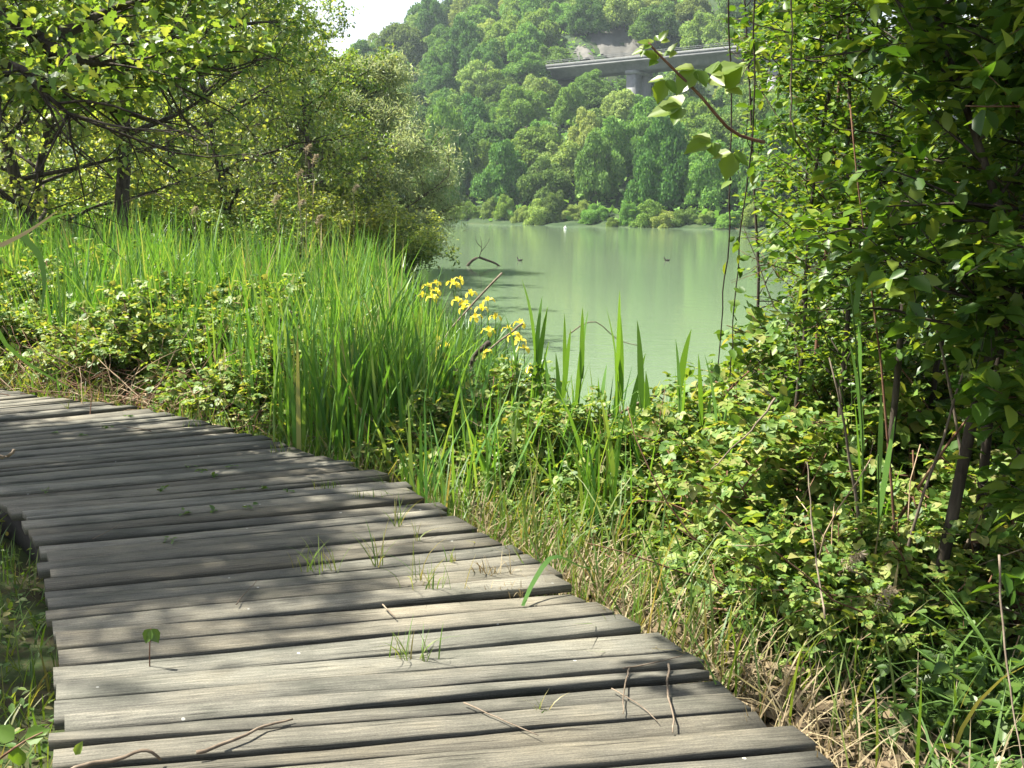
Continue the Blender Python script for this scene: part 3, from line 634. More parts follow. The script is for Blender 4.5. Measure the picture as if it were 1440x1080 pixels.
SH = shrub('woodland_shrub', 'dense shrub under the willow at the reed edge', 'shrub', on(*at(470, 31)), grow_shrub(50, 3.0, 2.4, 22, 9000, OVAL, (.10, .17)), M['leaf_wood'], M['bark_pale'], 'shrubs filling the left wood', 0, 1.0)
for px, d, rz, sc, lab in ((380, 27, 1, .9, 'shrub behind the brown reed plumes in the middle of the wood'), (300, 24, 2, .85, 'shrub right of the straight dark trunk behind the reeds'),
                           (215, 26, 3, .95, 'shrub close right of the straight dark trunk'), (110, 25, 4, .9, 'shrub close left of the straight dark trunk'),
                           (60, 29, 5, 1.1, 'shrub behind the leaning trunk at the left'), (-20, 24, 6, 1.0, 'shrub at the left frame edge behind the reeds'),
                           (540, 34, 2.2, .8, 'yellowish shrub below the willow crown nearest the lake'), (420, 36, 3.7, 1.2, 'tall shrub filling the gap left of the willow'),
                           (150, 37, 1.1, 1.4, 'broad shrub in the deep shade behind the straight trunk'), (20, 38, .3, 1.5, 'broad shrub deep in the left corner of the wood'), (270, 40, 5.1, 1.5, 'broad shrub at the back centre of the wood')):
    dup(SH, on(*at(px, d)), rz, sc, lab, 'shrubs filling the left wood')
# low yellow-leaved bush dipping to the water
shrub('waterside_shrub', 'yellow green leafed bush dipping to the lake below the willow', 'shrub', on(-3.9, 35.5), grow_shrub(52, 2.2, 1.9, 18, 5000, OVAL, (.10, .18)), M['leaf_maple'], M['bark_pale'])

# overhanging tree outside the left edge: it shades the boards
g = np.random.default_rng(77); wood, leaf = Acc(), Acc()
base = np.array((-6.6, 7.2)); bz = float(gz(*base))
tr = smooth_pts([(base[0], base[1], bz - .3), (base[0] + .1, base[1], 1.0), (base[0] + .3, base[1] - .1, 2.6), (base[0] + .2, base[1] - .3, 4.5), (base[0] + .1, base[1] - .6, 7.0), (base[0] - .1, base[1] - .8, 9.5)], 14); tube(wood, tr, (.19, .05), 10)
limbs = [[tr[4], P(-160, -30, 6.9), P(0, 26, 7.1), P(62, 58, 7.2), P(130, 100, 7.3), P(215, 92, 7.5), P(300, 92, 7.7)],
         [P(40, 48, 7.15), P(100, 42, 7.4), P(160, 12, 7.6), P(220, 0, 7.7), P(300, -20, 8)],
         [P(62, 58, 7.2), P(110, 84, 7.0), P(190, 88, 7.1), P(240, 115, 7.2), P(285, 84, 7.3)],
         [tr[3], P(-120, 60, 6.6), P(0, 105, 6.9), P(70, 110, 7), P(140, 150, 7.2), P(250, 175, 7.5)],
         [tr[3], P(-200, 130, 6.4), P(0, 90, 6.3), P(60, 130, 6.2), P(120, 180, 6.2)]]
kx, ky = -sunv[0] / sunv[2], -sunv[1] / sunv[2]
for tx, ty, h in ((-1.6, 4.2, 4.6), (-2.6, 4.2, 4.2), (-1.5, 5.1, 5.4), (-2.2, 5.2, 4.8), (-3.2, 5.6, 4.3), (-1.6, 6.0, 5.6), (-2.8, 6.6, 5.0), (-4.0, 6.6, 4.4), (-2.0, 3.3, 4.6), (-4.4, 7.2, 4.5), (-1.2, 3.4, 5.4), (-3.0, 4.9, 5.6), (-1.9, 4.6, 6.0), (-3.6, 6.1, 5.8), (-2.3, 6.0, 5.2), (-1.4, 3.6, 5.6), (-1.9, 3.9, 5.2)):
    h = h * 1.65; e = np.array((tx - kx * h, ty - ky * h, h)); s0 = tr[g.integers(6, 13)]; limbs.append([s0, s0 + (e - s0) * .35 + (0, 0, .35), s0 + (e - s0) * .7 + (0, 0, .25), e])
LP, LD = [], []
for li, L_ in enumerate(limbs):
    b = smooth_pts(L_, 18); tube(wood, b, (.055 if li < 5 else .032, .006), 6)
    for j in range(16):
        k = int(g.integers(3, 17)); d = nrm(nrm(b[min(k + 1, 17)] - b[k - 1]) * .6 + g.normal(size=3) * (.8, .8, .5)); c = wander(g, b[k], d, g.uniform(.35, 1.1), 5, .16, -.02)
        tube(wood, c, (.010, .003), 4)
        for m in range(5):
            k2 = int(g.integers(1, 6)); e = wander(g, c[k2], nrm(g.normal(size=3) * (1, 1, .5) + d * .5), g.uniform(.15, .4), 3, .15, -.03); tube(wood, e, (.004, .0015), 3)
            q = 16; f = g.uniform(.1, 3, q); k4 = np.minimum(f.astype(int), 2); LP.append(e[k4] + (e[k4 + 1] - e[k4]) * (f - k4)[:, None] + g.normal(size=(q, 3)) * .05); LD.append(g.normal(size=(q, 3)) * .8 + d * .4 + (0, 0, -.3))
LP = np.concatenate(LP); LD = np.concatenate(LD); px, py, dd = proj(LP)
ok = (LP[:, 2] > 2.2) & (LP[:, 1] > 1.6) & ~((px > 250 - .25 * np.maximum(py, 0)) & (px < 1440) & (py > 165 - .35 * np.maximum(px - 100, 0)) & (py < 1080)) & ~((px > 390) & (py > -40)); LP, LD = LP[ok], LD[ok]; n = len(LP)
leaves(leaf, LOBED, LP, LD, g.normal(size=(n, 3)) * .5 + (0, 0, 1), g.uniform(.042, .072, n))
t = thing('maple_tree', 'near maple at the upper left whose dark branches hang over the boardwalk', 'tree')
obj('trunk', wood, M['bark'], t, True); obj('crown', leaf, M['leaf_maple'], t)

# ---------------------------------------------------------------- left bank: brambles, reeds, irises
BR = [shrub('bramble_bush', 'x', 'bramble', (0, 0, 0), grow_shrub(60 + i, H, R, 20, 2600, TRIO, (.06, .10), .7), M['leaf_bramble'], M['cane'], 'brambles along the bank') for i, (H, R) in enumerate(((.95, .9), (.8, 1.0), (1.1, .8)))]
bspots = [((px, py), rz, sc, lab) for px, py, rz, sc, lab in (
    (20, 540, 0.2, 1.0, 'bramble at the left frame edge beyond the far deck edge'), (95, 548, 1.3, 1.1, 'bramble beyond the far deck edge, second from the left frame edge'),
    (170, 556, 2.4, 1.05, 'bramble over brown dead stems beyond the shaded deck edge'), (360, 600, 3.1, .95, 'bramble right of the dark hollow beside the deck edge'),
    (410, 612, 4.4, .85, 'low bramble where the deck bends, left of the dark reed clump'), (300, 570, .6, .9, 'bramble above the dark hollow by the deck'),
    (60, 515, 5.2, 1.2, 'tall bramble in the second row at the left edge'), (150, 520, 2.9, 1.15, 'tall bramble in the second row before the reeds'), (240, 535, 1.9, 1.1, 'sunlit bramble mound in front of the tall reeds'),
    (345, 560, .9, 1.0, 'sunlit bramble in front of the reed bed middle'),
    (30, 490, .5, 1.25, 'bramble among the reeds at the left edge'), (110, 488, 1.5, 1.3, 'bramble in the third row at the left, among reed blades'), (200, 492, 4.1, 1.3, 'bramble in the third row, left of the wood trunk line'), (285, 505, 3.4, 1.25, 'large sunlit bramble half buried in reeds'),
    (380, 545, 2.6, 1.15, 'bramble at the foot of the middle reeds'), (440, 590, 5.4, .95, 'bramble left of the dark reed clump'), (520, 560, .2, .9, 'bramble hidden among reeds behind the dark clump'), (10, 460, 3.8, 1.3, 'farthest bramble at the left frame edge'),
    (610, 668, 2.2, .8, 'bramble at the sunny deck edge right of the dark reed clump'), (665, 690, 4.9, .75, 'yellowish bramble by the sunny deck edge, right of centre'),
    (700, 640, .4, .85, 'bramble below the irises beside the lake'), (760, 690, 1.7, .8, 'bramble in front of the white water glint'), (640, 625, 5.8, .8, 'bramble at the foot of the iris clump'),
    (850, 700, 3.9, .75, 'bramble under the lone reed shoots at the shore'), (930, 690, 2.6, .9, 'bramble right of the lone reed shoots'), (800, 750, .8, .5, 'small low bramble at the deck edge, right of centre'))]
bu = set()
for i, ((px, py), rz, sc, lab) in enumerate(bspots):
    q = G(px, py, -.3); kd = i % 3
    if kd not in bu:
        bu.add(kd); r = BR[kd]; r.location = on(q[0], q[1]); r.rotation_euler = (0, 0, rz); r.scale = (sc,) * 3; r['label'] = lab
    else: dup(BR[kd], on(q[0], q[1]), rz, sc, lab, 'brambles along the bank')

g = np.random.default_rng(8)
REEDS = [(-1.3, 6.8), (-.2, 7.3), (.1, 8.6), (-.9, 12), (-2.4, 16.5), (-9, 18), (-13, 15), (-10, 11.5), (-5.2, 10.6), (-3.4, 9.5), (-2.3, 8.2), (-1.75, 7.1)]
x, y = g.uniform(-13, 0, 60000), g.uniform(6.4, 18, 60000); ok = inpoly(x, y, REEDS) & (vnoise(x, y, .8, 5) + .75 * g.uniform(-.5, .5, 60000) > -.12)
x, y = x[ok][:11000], y[ok][:11000]; n = len(x); a = Acc()
dist = np.clip((y - 7) / 6, 0, 1); hh = g.normal(1.22, .22, n) * (.8 + .24 * dist) * (1 + .5 * vnoise(x, y, 1.4, 6))
hh = hh * np.interp(x / y, (-.13, .01), (1, .58))
blades(a, np.stack([x, y, gz(x, y) - .05], -1), np.clip(hh, .4, 2.1), g.uniform(.014, .032, n), np.abs(g.normal(0, .09, n)), np.abs(g.normal(0, .17, n)), 5, None, g)
tag(obj('reeds', a, M['reed']), 'dense bed of bright green reeds on the left bank', 'reeds', kind='stuff')
# dark straight clump close to the deck
n = 600; x, y = g.normal(-.95, .24, n), g.normal(7.1, .3, n); a = Acc()
blades(a, np.stack([x, y, gz(x, y) - .05], -1), g.uniform(.6, 1.25, n), g.uniform(.016, .036, n), np.abs(g.normal(0, .10, n)), np.abs(g.normal(0, .16, n)), 5, None, g)
tag(obj('reed_clump', a, M['reed']), 'dense green upright reed clump close beside the deck bend', 'reed clump')
# iris clump leaves by the lake
n = 2600; x = g.uniform(-1.9, .3, n); y = g.uniform(7.6, 13.0, n); ok = (shore_dist(x, y) > -.1) & (x > -1.0 - .07 * (y - 8)) & (x < .12 - .09 * (y - 8.5)); x, y = x[ok], y[ok]; n = len(x); a = Acc()
blades(a, np.stack([x, y, gz(x, y) - .05], -1), g.uniform(.4, .95, n), g.uniform(.018, .032, n), np.abs(g.normal(.12, .12, n)), np.abs(g.normal(.05, .3, n)), 5, None, g)
tag(obj('iris_leaves', a, M['iris_leaf']), 'mass of sword shaped iris leaves on the lake margin', 'leaves', kind='stuff')

def iris_flower(g):
    st, pt = Acc(), Acc()
    for i in range(3):
        an = i * 2.094 + g.uniform(-.3, .3); c = np.array((math.cos(an), math.sin(an), 0))
        leaves(pt, ROUND, [c * .008], [c + (0, 0, .25)], [(0, 0, 1)], [.075]); leaves(pt, ROUND, [c * .06 + (0, 0, .012)], [c * .5 + (0, 0, -.85)], [c + (0, 0, .5)], [.075])
        c2 = np.array((math.cos(an + 1.05), math.sin(an + 1.05), 0)); leaves(pt, OVAL, [c2 * .006], [c2 * .35 + (0, 0, 1)], [c2], [.06])
    return pt
ipx = [(613, 398), (602, 402), (595, 414), (614, 409), (641, 400), (647, 393), (662, 412), (643, 422), (655, 427), (686, 422), (677, 433), (669, 446), (697, 445), (687, 465), (715, 462), (732, 454), (722, 471), (731, 478), (737, 490), (627, 487), (615, 478), (562, 480), (682, 495), (746, 518), (636, 397), (653, 433), (608, 418)]
rows = {0: 'top row', 1: 'middle row', 2: 'bottom row'}; rowof = lambda q: 0 if q[1] < 416 else 1 if q[1] < 460 else 2
FL = [iris_flower(g).mesh('flower', M['petal']) for _ in range(4)]
for rw in range(3):
    for i, (px, py) in enumerate(sorted(q for q in ipx if rowof(q) == rw)):
        d = 12.8 - (py - 395) * .03 + g.uniform(-.5, .5); tip = P(px, py, d); bx, by = tip[0] + g.normal() * .05, tip[1] + g.normal() * .05; z0 = float(gz(bx, by))
        t = thing('yellow_iris', f'yellow flag iris in bloom, {ORD[i]} in the {rows[rw]} of the clump', 'iris', (bx, by, z0), 'yellow irises by the lake')
        top = tip - (bx, by, z0); a = Acc(); tube(a, smooth_pts([(0, 0, -.05), top * (.3, .3, .5), top], 6), (.007, .005), 5); obj('stem', a, M['stem'], t)
        for q in range(3):
            a = Acc(); blades(a, np.array([(g.normal() * .03, g.normal() * .03, -.03)]), np.array([g.uniform(.7, .95) * top[2]]), np.array([.026]), np.array([.12]), np.array([g.uniform(0, .4)]), 6, None, g); obj('leaf', a, M['iris_leaf'], t)
        o = obj('flower', FL[int(g.integers(4))], None, t); o.location = top; o.rotation_euler = (g.normal() * .2, g.normal() * .2, g.uniform(0, 6)); o.scale = (.9,) * 3

def reed_stalk(name, label, tip, base, nleaf, m, lw=.03, ll=.5, group=None, plume=False, sm=None, leaf0=.35):
    z0 = float(gz(base[0], base[1])); t = thing(name, label, 'reed', (base[0], base[1], z0), group); top = np.array(tip) - (base[0], base[1], z0)
    sp = smooth_pts([(0, 0, -.08), top * (.25, .25, .5), top], 8); a = Acc(); tube(a, sp, (.006, .0025), 5); obj('stem', a, sm or M['stem'], t)
    for i in range(nleaf):
        f = leaf0 + (1 - leaf0) * (i + .2) / max(nleaf, 1); q = f * 7; k = min(int(q), 6); p = sp[k] + (sp[k + 1] - sp[k]) * (q - k); a = Acc()
        blades(a, p[None], np.array([ll * g.uniform(.8, 1.15)]), np.array([lw * g.uniform(.8, 1.1)]), np.array([g.uniform(.03, .16)]), np.array([g.uniform(0, .12)]), 7, None, g); obj('leaf', a, m, t)
    if plume:
        a = Acc(); n = 160; f = g.uniform(0, 1, n); k_ = .72 if py < 400 else .5; pp = top + k_ * (np.stack([f * .10, 0 * f, f * .22 - .25 * f ** 3 * .5], -1) + g.normal(size=(n, 3)) * .025 * (1.1 - f)[:, None])
        leaves(a, LANCE, pp, g.normal(size=(n, 3)) * .5 + (.5, 0, -.3), g.normal(size=(n, 3)), g.uniform(.05, .1, n) * k_ * k_); obj('plume', a, M['plume'], t)
    return t
for px, py, d, lab in ((430, 212, 15, 'tallest brown plume'), (440, 226, 15.5, 'brown plume just right below the tallest plume'), (385, 284, 14, 'bent brown plume left of the tallest'), (270, 300, 14.5, 'brown plume nearest the straight tree trunk'),
                       (418, 248, 15.8, 'thin brown plume midway under the tallest'), (420, 290, 14.6, 'small brown plume low in the gap'), (497, 268, 16.0, 'brown plume against the willow'), (445, 312, 13.6, 'lowest brown plume over the yellow flowering weeds')):
    tip = P(px, py, d); reed_stalk('dry_reed', f'{lab}, on last year\'s dry reed stalk', tip, (tip[0] + g.normal() * .1, tip[1]), 2, M['dry'], .018, .4, 'old reed stalks with plumes', True, M['twig'])
i = 0
for px, py, d, nl, ll, lab in ((755, 436, 7.0, 4, .62, 'tall dark reed shoot with two crossing blades, leftmost against the water'), (797, 470, 6.8, 3, .55, 'slim reed shoot right of the leftmost one'), (822, 458, 6.9, 3, .62, 'reed shoot leaning right, before the arching dry stem'),
                               (867, 462, 6.5, 4, .6, 'tall reed shoot in the middle of the water view'), (876, 482, 6.6, 3, .55, 'reed shoot close behind the middle one'), (900, 494, 6.3, 3, .6, 'broad single bladed reed shoot right of the middle one'),
                               (842, 520, 6.4, 2, .5, 'short reed shoot left of the middle one'), (957, 470, 6.0, 3, .5, 'reed shoot left of the two thin hanging vines'), (985, 505, 6.1, 2, .45, 'short reed shoot nearest the hanging vines'), (1010, 520, 5.6, 3, .4, 'reed shoot rising from the brambles under the vines'),
                               (728, 470, 7.4, 3, .5, 'reed shoot among the rightmost irises'), (775, 520, 6.6, 3, .5, 'half height reed shoot below the leftmost tall one')):
    tip = P(px, py, d); reed_stalk('reed_shoot', lab, tip - (0, 0, .28), (tip[0] + g.normal() * .06, tip[1] + .02), nl, M['reed'], .046, ll, 'young reed shoots at the shore', leaf0=.45)

# ---------------------------------------------------------------- right thicket
OUT = np.array([(-400, 1010), (0, 1015), (60, 1030), (120, 1062), (200, 1040), (270, 1030), (330, 1060), (400, 1095), (450, 1070), (500, 1040), (600, 1060), (700, 1090), (850, 1130), (950, 1180), (1080, 1220)], float)
def sapling(seed, base, H, nbr, leafn, lean=(0, 0), r=.022, lsize=(.05, .085), low=.12, reach=.55, T=OVAL):
    g = np.random.default_rng(seed); wood, leaf = Acc(), Acc(); b0 = np.array((*base, float(gz(*base)))); LP, LD = [], []
    st = wander(g, (0, 0, -.15), nrm(np.array((lean[0], lean[1], 1))), H, 12, .045, .01); tube(wood, st, (r, r * .3), 7)
    for j in range(nbr):
        q = 12 * (low + (1 - low) * (j + g.uniform(0, .9)) / nbr); k = min(int(q), 11); p = st[k] + (st[k + 1] - st[k]) * (q - k); an = g.uniform(0, 6.28)
        d = nrm(np.array((math.cos(an), math.sin(an), g.uniform(.1, .9)))); c = wander(g, p, d, reach * g.uniform(.5, 1.25), 6, .12, -.02)
        px, _py, _ = proj(c[-1] + b0)
        lim = np.interp(_py, OUT[:, 0], OUT[:, 1])
        if px < lim - 10: continue
        tube(wood, c, (r * .3, .002), 4)
        for m in range(4):
            k2 = int(g.integers(1, 6)); e = wander(g, c[k2], nrm(g.normal(size=3) * (1, 1, .6) + d * .6), reach * .45 * g.uniform(.5, 1.1), 3, .15, -.03); tube(wood, e, (.003, .0012), 3)
            f = g.uniform(.1, 3.1, leafn); k4 = np.minimum(f.astype(int), 2); LP.append(e[k4] + (e[k4 + 1] - e[k4]) * (f - k4)[:, None] + g.normal(size=(leafn, 3)) * .03); LD.append(g.normal(size=(leafn, 3)) * .7 + nrm(e[-1] - e[0]) * .7 + (0, 0, -.3))
    LP = np.concatenate(LP); LD = np.concatenate(LD); px, py, dd = proj(LP + b0)
    ok = (px > np.interp(py, OUT[:, 0], OUT[:, 1]) + 42 * vnoise(py, px * .3, 38, seed) + g.normal(0, 14, len(px))) & (dd > 1.3); LP, LD = LP[ok], LD[ok]; n = len(LP)
    LD[:, 2] *= .6; leaves(leaf, T, LP, LD, g.normal(size=(n, 3)) * .36 + (0, 0, 1), g.uniform(*lsize, n)); return b0, wood, leaf
sap = [((1062, 640), 4.6, 56, 14, (-.03, .02), .016, 'sunlit sapling nearest the lake, left edge of the thicket'), ((1090, 690), 4.9, 56, 14, (.0, -.02), .016, 'leafy sapling behind the leafy hanging vine'), ((1150, 650), 5.0, 56, 14, (-.02, .0), .018, 'second row sapling behind the kinked pale vine'), ((1110, 760), 4.2, 52, 13, (-.05, 0.06), .015, 'slender sapling at the front left of the thicket'), ((1270, 660), 5.4, 52, 13, (0, 0), .02, 'far sapling between two thicket trunks'), ((1420, 660), 5.6, 52, 13, (0, 0), .022, 'far sapling at the right against the lake'),
       ((1290, 955), 4.6, 46, 12, (.09, .05), .028, 'thick straight sapling stem at the front of the right thicket'), ((1345, 915), 4.8, 44, 12, (.02, .02), .024, 'sapling close right of the thick front stem'),
       ((1420, 940), 4.2, 44, 12, (-.04, -.05), .026, 'reddish sapling at the right frame edge'), ((1235, 840), 4.8, 46, 12, (.05, .1), .02, 'slim sapling left of the thick front stem'),
       ((1180, 790), 4.4, 46, 12, (-.02, .1), .017, 'leafy sapling at the left side of the thicket'), ((1395, 800), 5.2, 46, 12, (.05, 0), .026, 'tall sapling behind the right edge stem'),
       ((1300, 760), 5.0, 48, 12, (-.05, 0), .02, 'sapling in the middle depth of the thicket'), ((1130, 720), 4.6, 50, 13, (-.04, -.02), .018, 'sunlit sapling at the lake side edge of the thicket'),
       ((1220, 700), 5.2, 50, 12, (-.04, 0), .02, 'sapling at the back of the thicket beside the water'), ((1370, 700), 5.4, 50, 12, (0, 0), .022, 'rearmost sapling at the right against bright water'),
       ((1500, 860), 4.6, 46, 12, (-.12, 0), .026, 'sapling beyond the right frame edge leaning in'), ((1560, 1000), 4.0, 40, 12, (-.16, .05), .024, 'nearest sapling, its dark leaves crossing the top right corner')]
for i, ((px, py), H, nb, ln, lean, r, lab) in enumerate(sap):
    q = G(px, py, -.35); b0, w_, l_ = sapling(200 + i, q[:2], H, nb + 12, int(ln * 1.5), lean, r, (.028, .062) if i not in (8, 16, 17) else (.06, .115), .10 if i in (0, 1, 2, 3, 10, 13, 14) else (.32 if i in (6, 7, 8, 9, 11) else .12), .66, OVAL if i % 3 else ROUND)
    plant_tree('sapling', lab, 'sapling', b0, w_, l_, M['leaf_thicket'], M['cane'] if i in (8, 11, 13) else M['bark'], 'saplings of the right thicket')
for i, (px, py, rz, sc, lab) in enumerate(((1000, 690, .3, .95, 'bramble under the hanging vines'), (1060, 720, 1.6, 1.05, 'bramble at the left foot of the thicket'), (1040, 640, 2.7, 1.05, 'sunlit bramble between the vines and the thicket'), (1100, 690, 3.6, 1.25, 'tall bramble climbing the left side of the thicket'),
                                           (1010, 760, 4.2, .8, 'bramble at the deck side below the hanging vines'), (1080, 800, 5.5, .95, 'bramble at the deck side, front of the thicket'), (1150, 830, .9, 1.0, 'bramble below the tall green reed by the thicket'),
                                           (1160, 700, 2.0, 1.35, 'highest bramble inside the thicket'), (1250, 780, 3.0, 1.1, 'shaded bramble between the thicket stems'), (1360, 830, 4.0, 1.1, 'shaded bramble at the right frame edge'), (960, 720, 5.0, .75, 'bramble nearest the deck below the reed shoots'), (1300, 720, 1.2, 1.45, 'tall bramble behind the thick sapling stem'), (1400, 720, 2.6, 1.5, 'tall bramble at the back right of the thicket'), (1440, 780, .1, 1.3, 'dark bramble behind the reddish sapling'), (1220, 720, 4.6, 1.45, 'tall bramble between lake and thicket stems'), (1330, 660, 3.3, 1.6, 'rearmost bramble at the lake behind the thicket'), (1110, 860, 2.3, .62, 'low bramble at the deck side, left of the dead seed stalks'), (1165, 905, .7, .6, 'low bramble spilling over the straw by the deck'), (1230, 935, 3.5, .68, 'low bramble before the foot of the thick sapling'), (1050, 835, 5.1, .6, 'low bramble nearest the right deck edge'), (1330, 905, 1.9, .8, 'shaded low bramble between the two front saplings'))):
    q = G(px, py, -.35); dup(BR[i % 3], on(q[0], q[1]), rz, sc, lab, 'brambles along the bank')
for i in range(12):
    px, py = 1200 + 22 * i + g.uniform(-6, 6), g.uniform(800, 960); q = G(px, py, -.4); b0 = (q[0], q[1], float(gz(q[0], q[1]))); a = Acc(); c = wander(g, (0, 0, -.1), nrm(np.array((g.normal() * .12, g.normal() * .1, 1))), g.uniform(1.3, 2.6), 9, .06)
    tube(a, c, (g.uniform(.006, .013), .003), 5); tag(obj('bare_stem', a, M['bark_pale'] if i % 3 else M['cane']), f'thin bare stem standing in the thicket foot, {ORD[i]}', 'stem', 'bare stems in the thicket').location = b0
# unseen tree added outside the right edge, its crown placed to shade the thicket
g = np.random.default_rng(91); wood, leaf = Acc(), Acc(); b0 = np.array((3.9, 4.6, float(gz(3.9, 4.6)))); LP, LD = [], []
st = smooth_pts([(0, 0, -.3), (-.05, 0, 2), (-.3, .1, 4), (-.7, .1, 6.2)], 14); tube(wood, st, (.11, .03), 9)
for i in range(22):
    e = np.array((g.uniform(-4.6, -1.4), g.uniform(-2.4, 1.2), g.uniform(4.6, 6.6))) if i < 15 else np.array((g.uniform(-5.7, -4.3), g.uniform(-2.2, -.5), g.uniform(4.6, 5.6))); s0 = st[g.integers(5, 13)]; b = smooth_pts([s0, s0 + (e - s0) * .4 + (0, 0, .4), e], 14); tube(wood, b, (.03, .006), 6)
    for j in range(14):
        k_ = int(g.integers(3, 14)); d = nrm(g.normal(size=3) * (1, 1, .5)); c = wander(g, b[k_], d, g.uniform(.3, .9), 4, .16, -.02); tube(wood, c, (.008, .002), 4); q = 34
        f = g.uniform(.1, 4, q); k4 = np.minimum(f.astype(int), 3); LP.append(c[k4] + (c[k4 + 1] - c[k4]) * (f - k4)[:, None] + g.normal(size=(q, 3)) * .09); LD.append(g.normal(size=(q, 3)) + (0, 0, -.3))
LP = np.concatenate(LP); LD = np.concatenate(LD); px, py, dd = proj(LP + b0); ok = ~((px < 1150) & (py > -60)); LP, LD = LP[ok], LD[ok]
leaves(leaf, LOBED, LP, LD, g.normal(size=LP.shape) * .5 + (0, 0, 1), g.uniform(.07, .11, len(LP)))
plant_tree('added_shade_tree', 'unseen tree added outside the right edge, its crown shading the thicket', 'tree', b0, wood, leaf, M['leaf_thicket'], M['bark'])
# thin vines hanging before the lake
for i, (pts, lab, nl) in enumerate((([(1024, -60, 4.6), (1026, 60, 4.6), (1028, 200, 4.6), (1024, 330, 4.6), (1017, 430, 4.65), (1010, 520, 4.7)], 'bare dark vine hanging straight before the lake, left one', 10),
                                    ([(1062, -60, 4.7), (1060, 60, 4.7), (1058, 200, 4.7), (1040, 330, 4.75), (1034, 420, 4.8), (1026, 530, 4.85)], 'leafy dark vine hanging right of the bare one', 46),
                                    ([(1112, -60, 4.4), (1114, 50, 4.4), (1112, 150, 4.4), (1120, 185, 4.4), (1160, 240, 4.4), (1195, 280, 4.45)], 'pale kinked vine crossing the upper thicket', 24))):
    q = smooth_pts([P(*p) for p in pts], 22); q += g.normal(size=q.shape) * .004; t = thing('hanging_vine', lab, 'vine', tuple(q[-1]), 'vines hanging at the thicket edge'); a = Acc(); tube(a, q - q[-1], (.0042, .003), 5); obj('stem', a, M['bark'] if i < 2 else M['twig'], t)
    k = g.integers(0, 21, nl); a = Acc(); leaves(a, OVAL, (q - q[-1])[k] + g.normal(size=(nl, 3)) * .015, g.normal(size=(nl, 3)) + (0, 0, -.4), g.normal(size=(nl, 3)), g.uniform(.04, .075, nl)); obj('foliage', a, M['leaf_thicket'], t)
# bright shoot reaching left with large lobed leaves
q = smooth_pts([P(1075, 200, 3.4), P(1030, 185, 3.35), P(985, 135, 3.3), P(950, 100, 3.3), P(925, 75, 3.3), P(912, 60, 3.3)], 14); t = thing('vine_shoot', 'bright vine shoot with large lobed leaves reaching left over the lake', 'vine', tuple(q[0])); a = Acc(); tube(a, q - q[0], (.006, .003), 6); obj('stem', a, M['cane'], t)
for px, py, s_, dx, dz in ((1000, 105, .10, .8, .3), (978, 98, .10, -.5, -.6), (935, 112, .08, -.3, -1), (958, 150, .11, -1, -.2), (925, 84, .06, -.9, .5), (940, 78, .05, .5, .9), (915, 62, .045, -.8, .2), (928, 58, .045, .5, .8), (1000, 200, .10, -.9, -.3), (1020, 125, .09, .5, .8), (1030, 215, .09, -.2, -1), (905, 70, .04, -1, -.3)):
    p = P(px, py, 3.3) - q[0]; a = Acc(); ax = nrm(np.array((dx, g.normal() * .3, dz))); nn = np.array((g.normal() * .4 - .2, -.7, .8)); sw = nrm(np.cross(ax, nn)); leaves(a, BROAD, [p, p + sw * .004, p - sw * .004], [ax, ax * .45 + sw, ax * .45 - sw], [nn, nn + sw * .2, nn - sw * .2], [s_, s_ * .72, s_ * .7]); obj('leaf', a, M['leaf_vine'], t)
# long green reed in front of the thicket, broken seed stalks beside it
for px, py, d, bp, nl, ll, lw, lab in ((1196, 400, 3.7, (1205, 880), 4, .5, .03, 'tall green reed standing in front of the thicket'), (1235, 640, 3.4, (1225, 900), 3, .42, .026, 'shorter green reed right of the tall one'), (1130, 385, 4.4, (1200, 800), 1, .6, .02, 'thin grey green reed leaning left out of the thicket')):
    tip = P(px, py, d); b = G(*bp, -.4); reed_stalk('reed_stalk', lab, tip, b[:2], nl, M['reed'], lw, ll, 'green reeds before the thicket', leaf0=.3)
for px, py, bp, lab in ((1190, 800, (1225, 930), 'dead brown seed stalk drooping in front of the thicket'), (1235, 850, (1250, 960), 'dead brown seed stalk right of the drooping one')):
    tip = P(px, py, 3.2); b = G(*bp, -.4); reed_stalk('dry_reed', lab, tip, b[:2], 1, M['dry'], .015, .3, 'dead seed stalks', True, M['twig'])
# broad leaved herbs at the lower right
HB = shrub('herb_plant', 'leafy herb at the lower right corner below the thick sapling', 'herb', on(*G(1310, 1060, -.4)[:2]), grow_shrub(90, .42, .42, 12, 300, BROAD, (.035, .07), .9), M['leaf_herb'], M['stem'], 'broad leaved herbs under the thicket')
for px, py, rz, sc, lab in ((1390, 1040, 1, 1.1, 'leafy herb at the right frame edge near the corner'), (1230, 1030, 2, .8, 'leafy herb left of the corner herb'), (1350, 980, 3, 1.1, 'leafy herb right of the thick sapling foot'), (1270, 985, 4, .75, 'pale leafy herb at the thick sapling foot'),
                            (1420, 950, 5, 1.1, 'leafy herb in shade at the right frame edge'), (1190, 990, 6, .6, 'small herb by the straw beside the deck'), (1330, 1120, .4, 1.0, 'leafy herb cut by the bottom frame edge'), (1440, 1110, 2.2, 1.1, 'leafy herb cut by the bottom right corner'), (1180, 940, 3.3, .6, 'small herb below the dead seed stalks')):
    q = G(px, py, -.4); dup(HB, on(q[0], q[1]), rz, sc, lab, 'broad leaved herbs under the thicket')

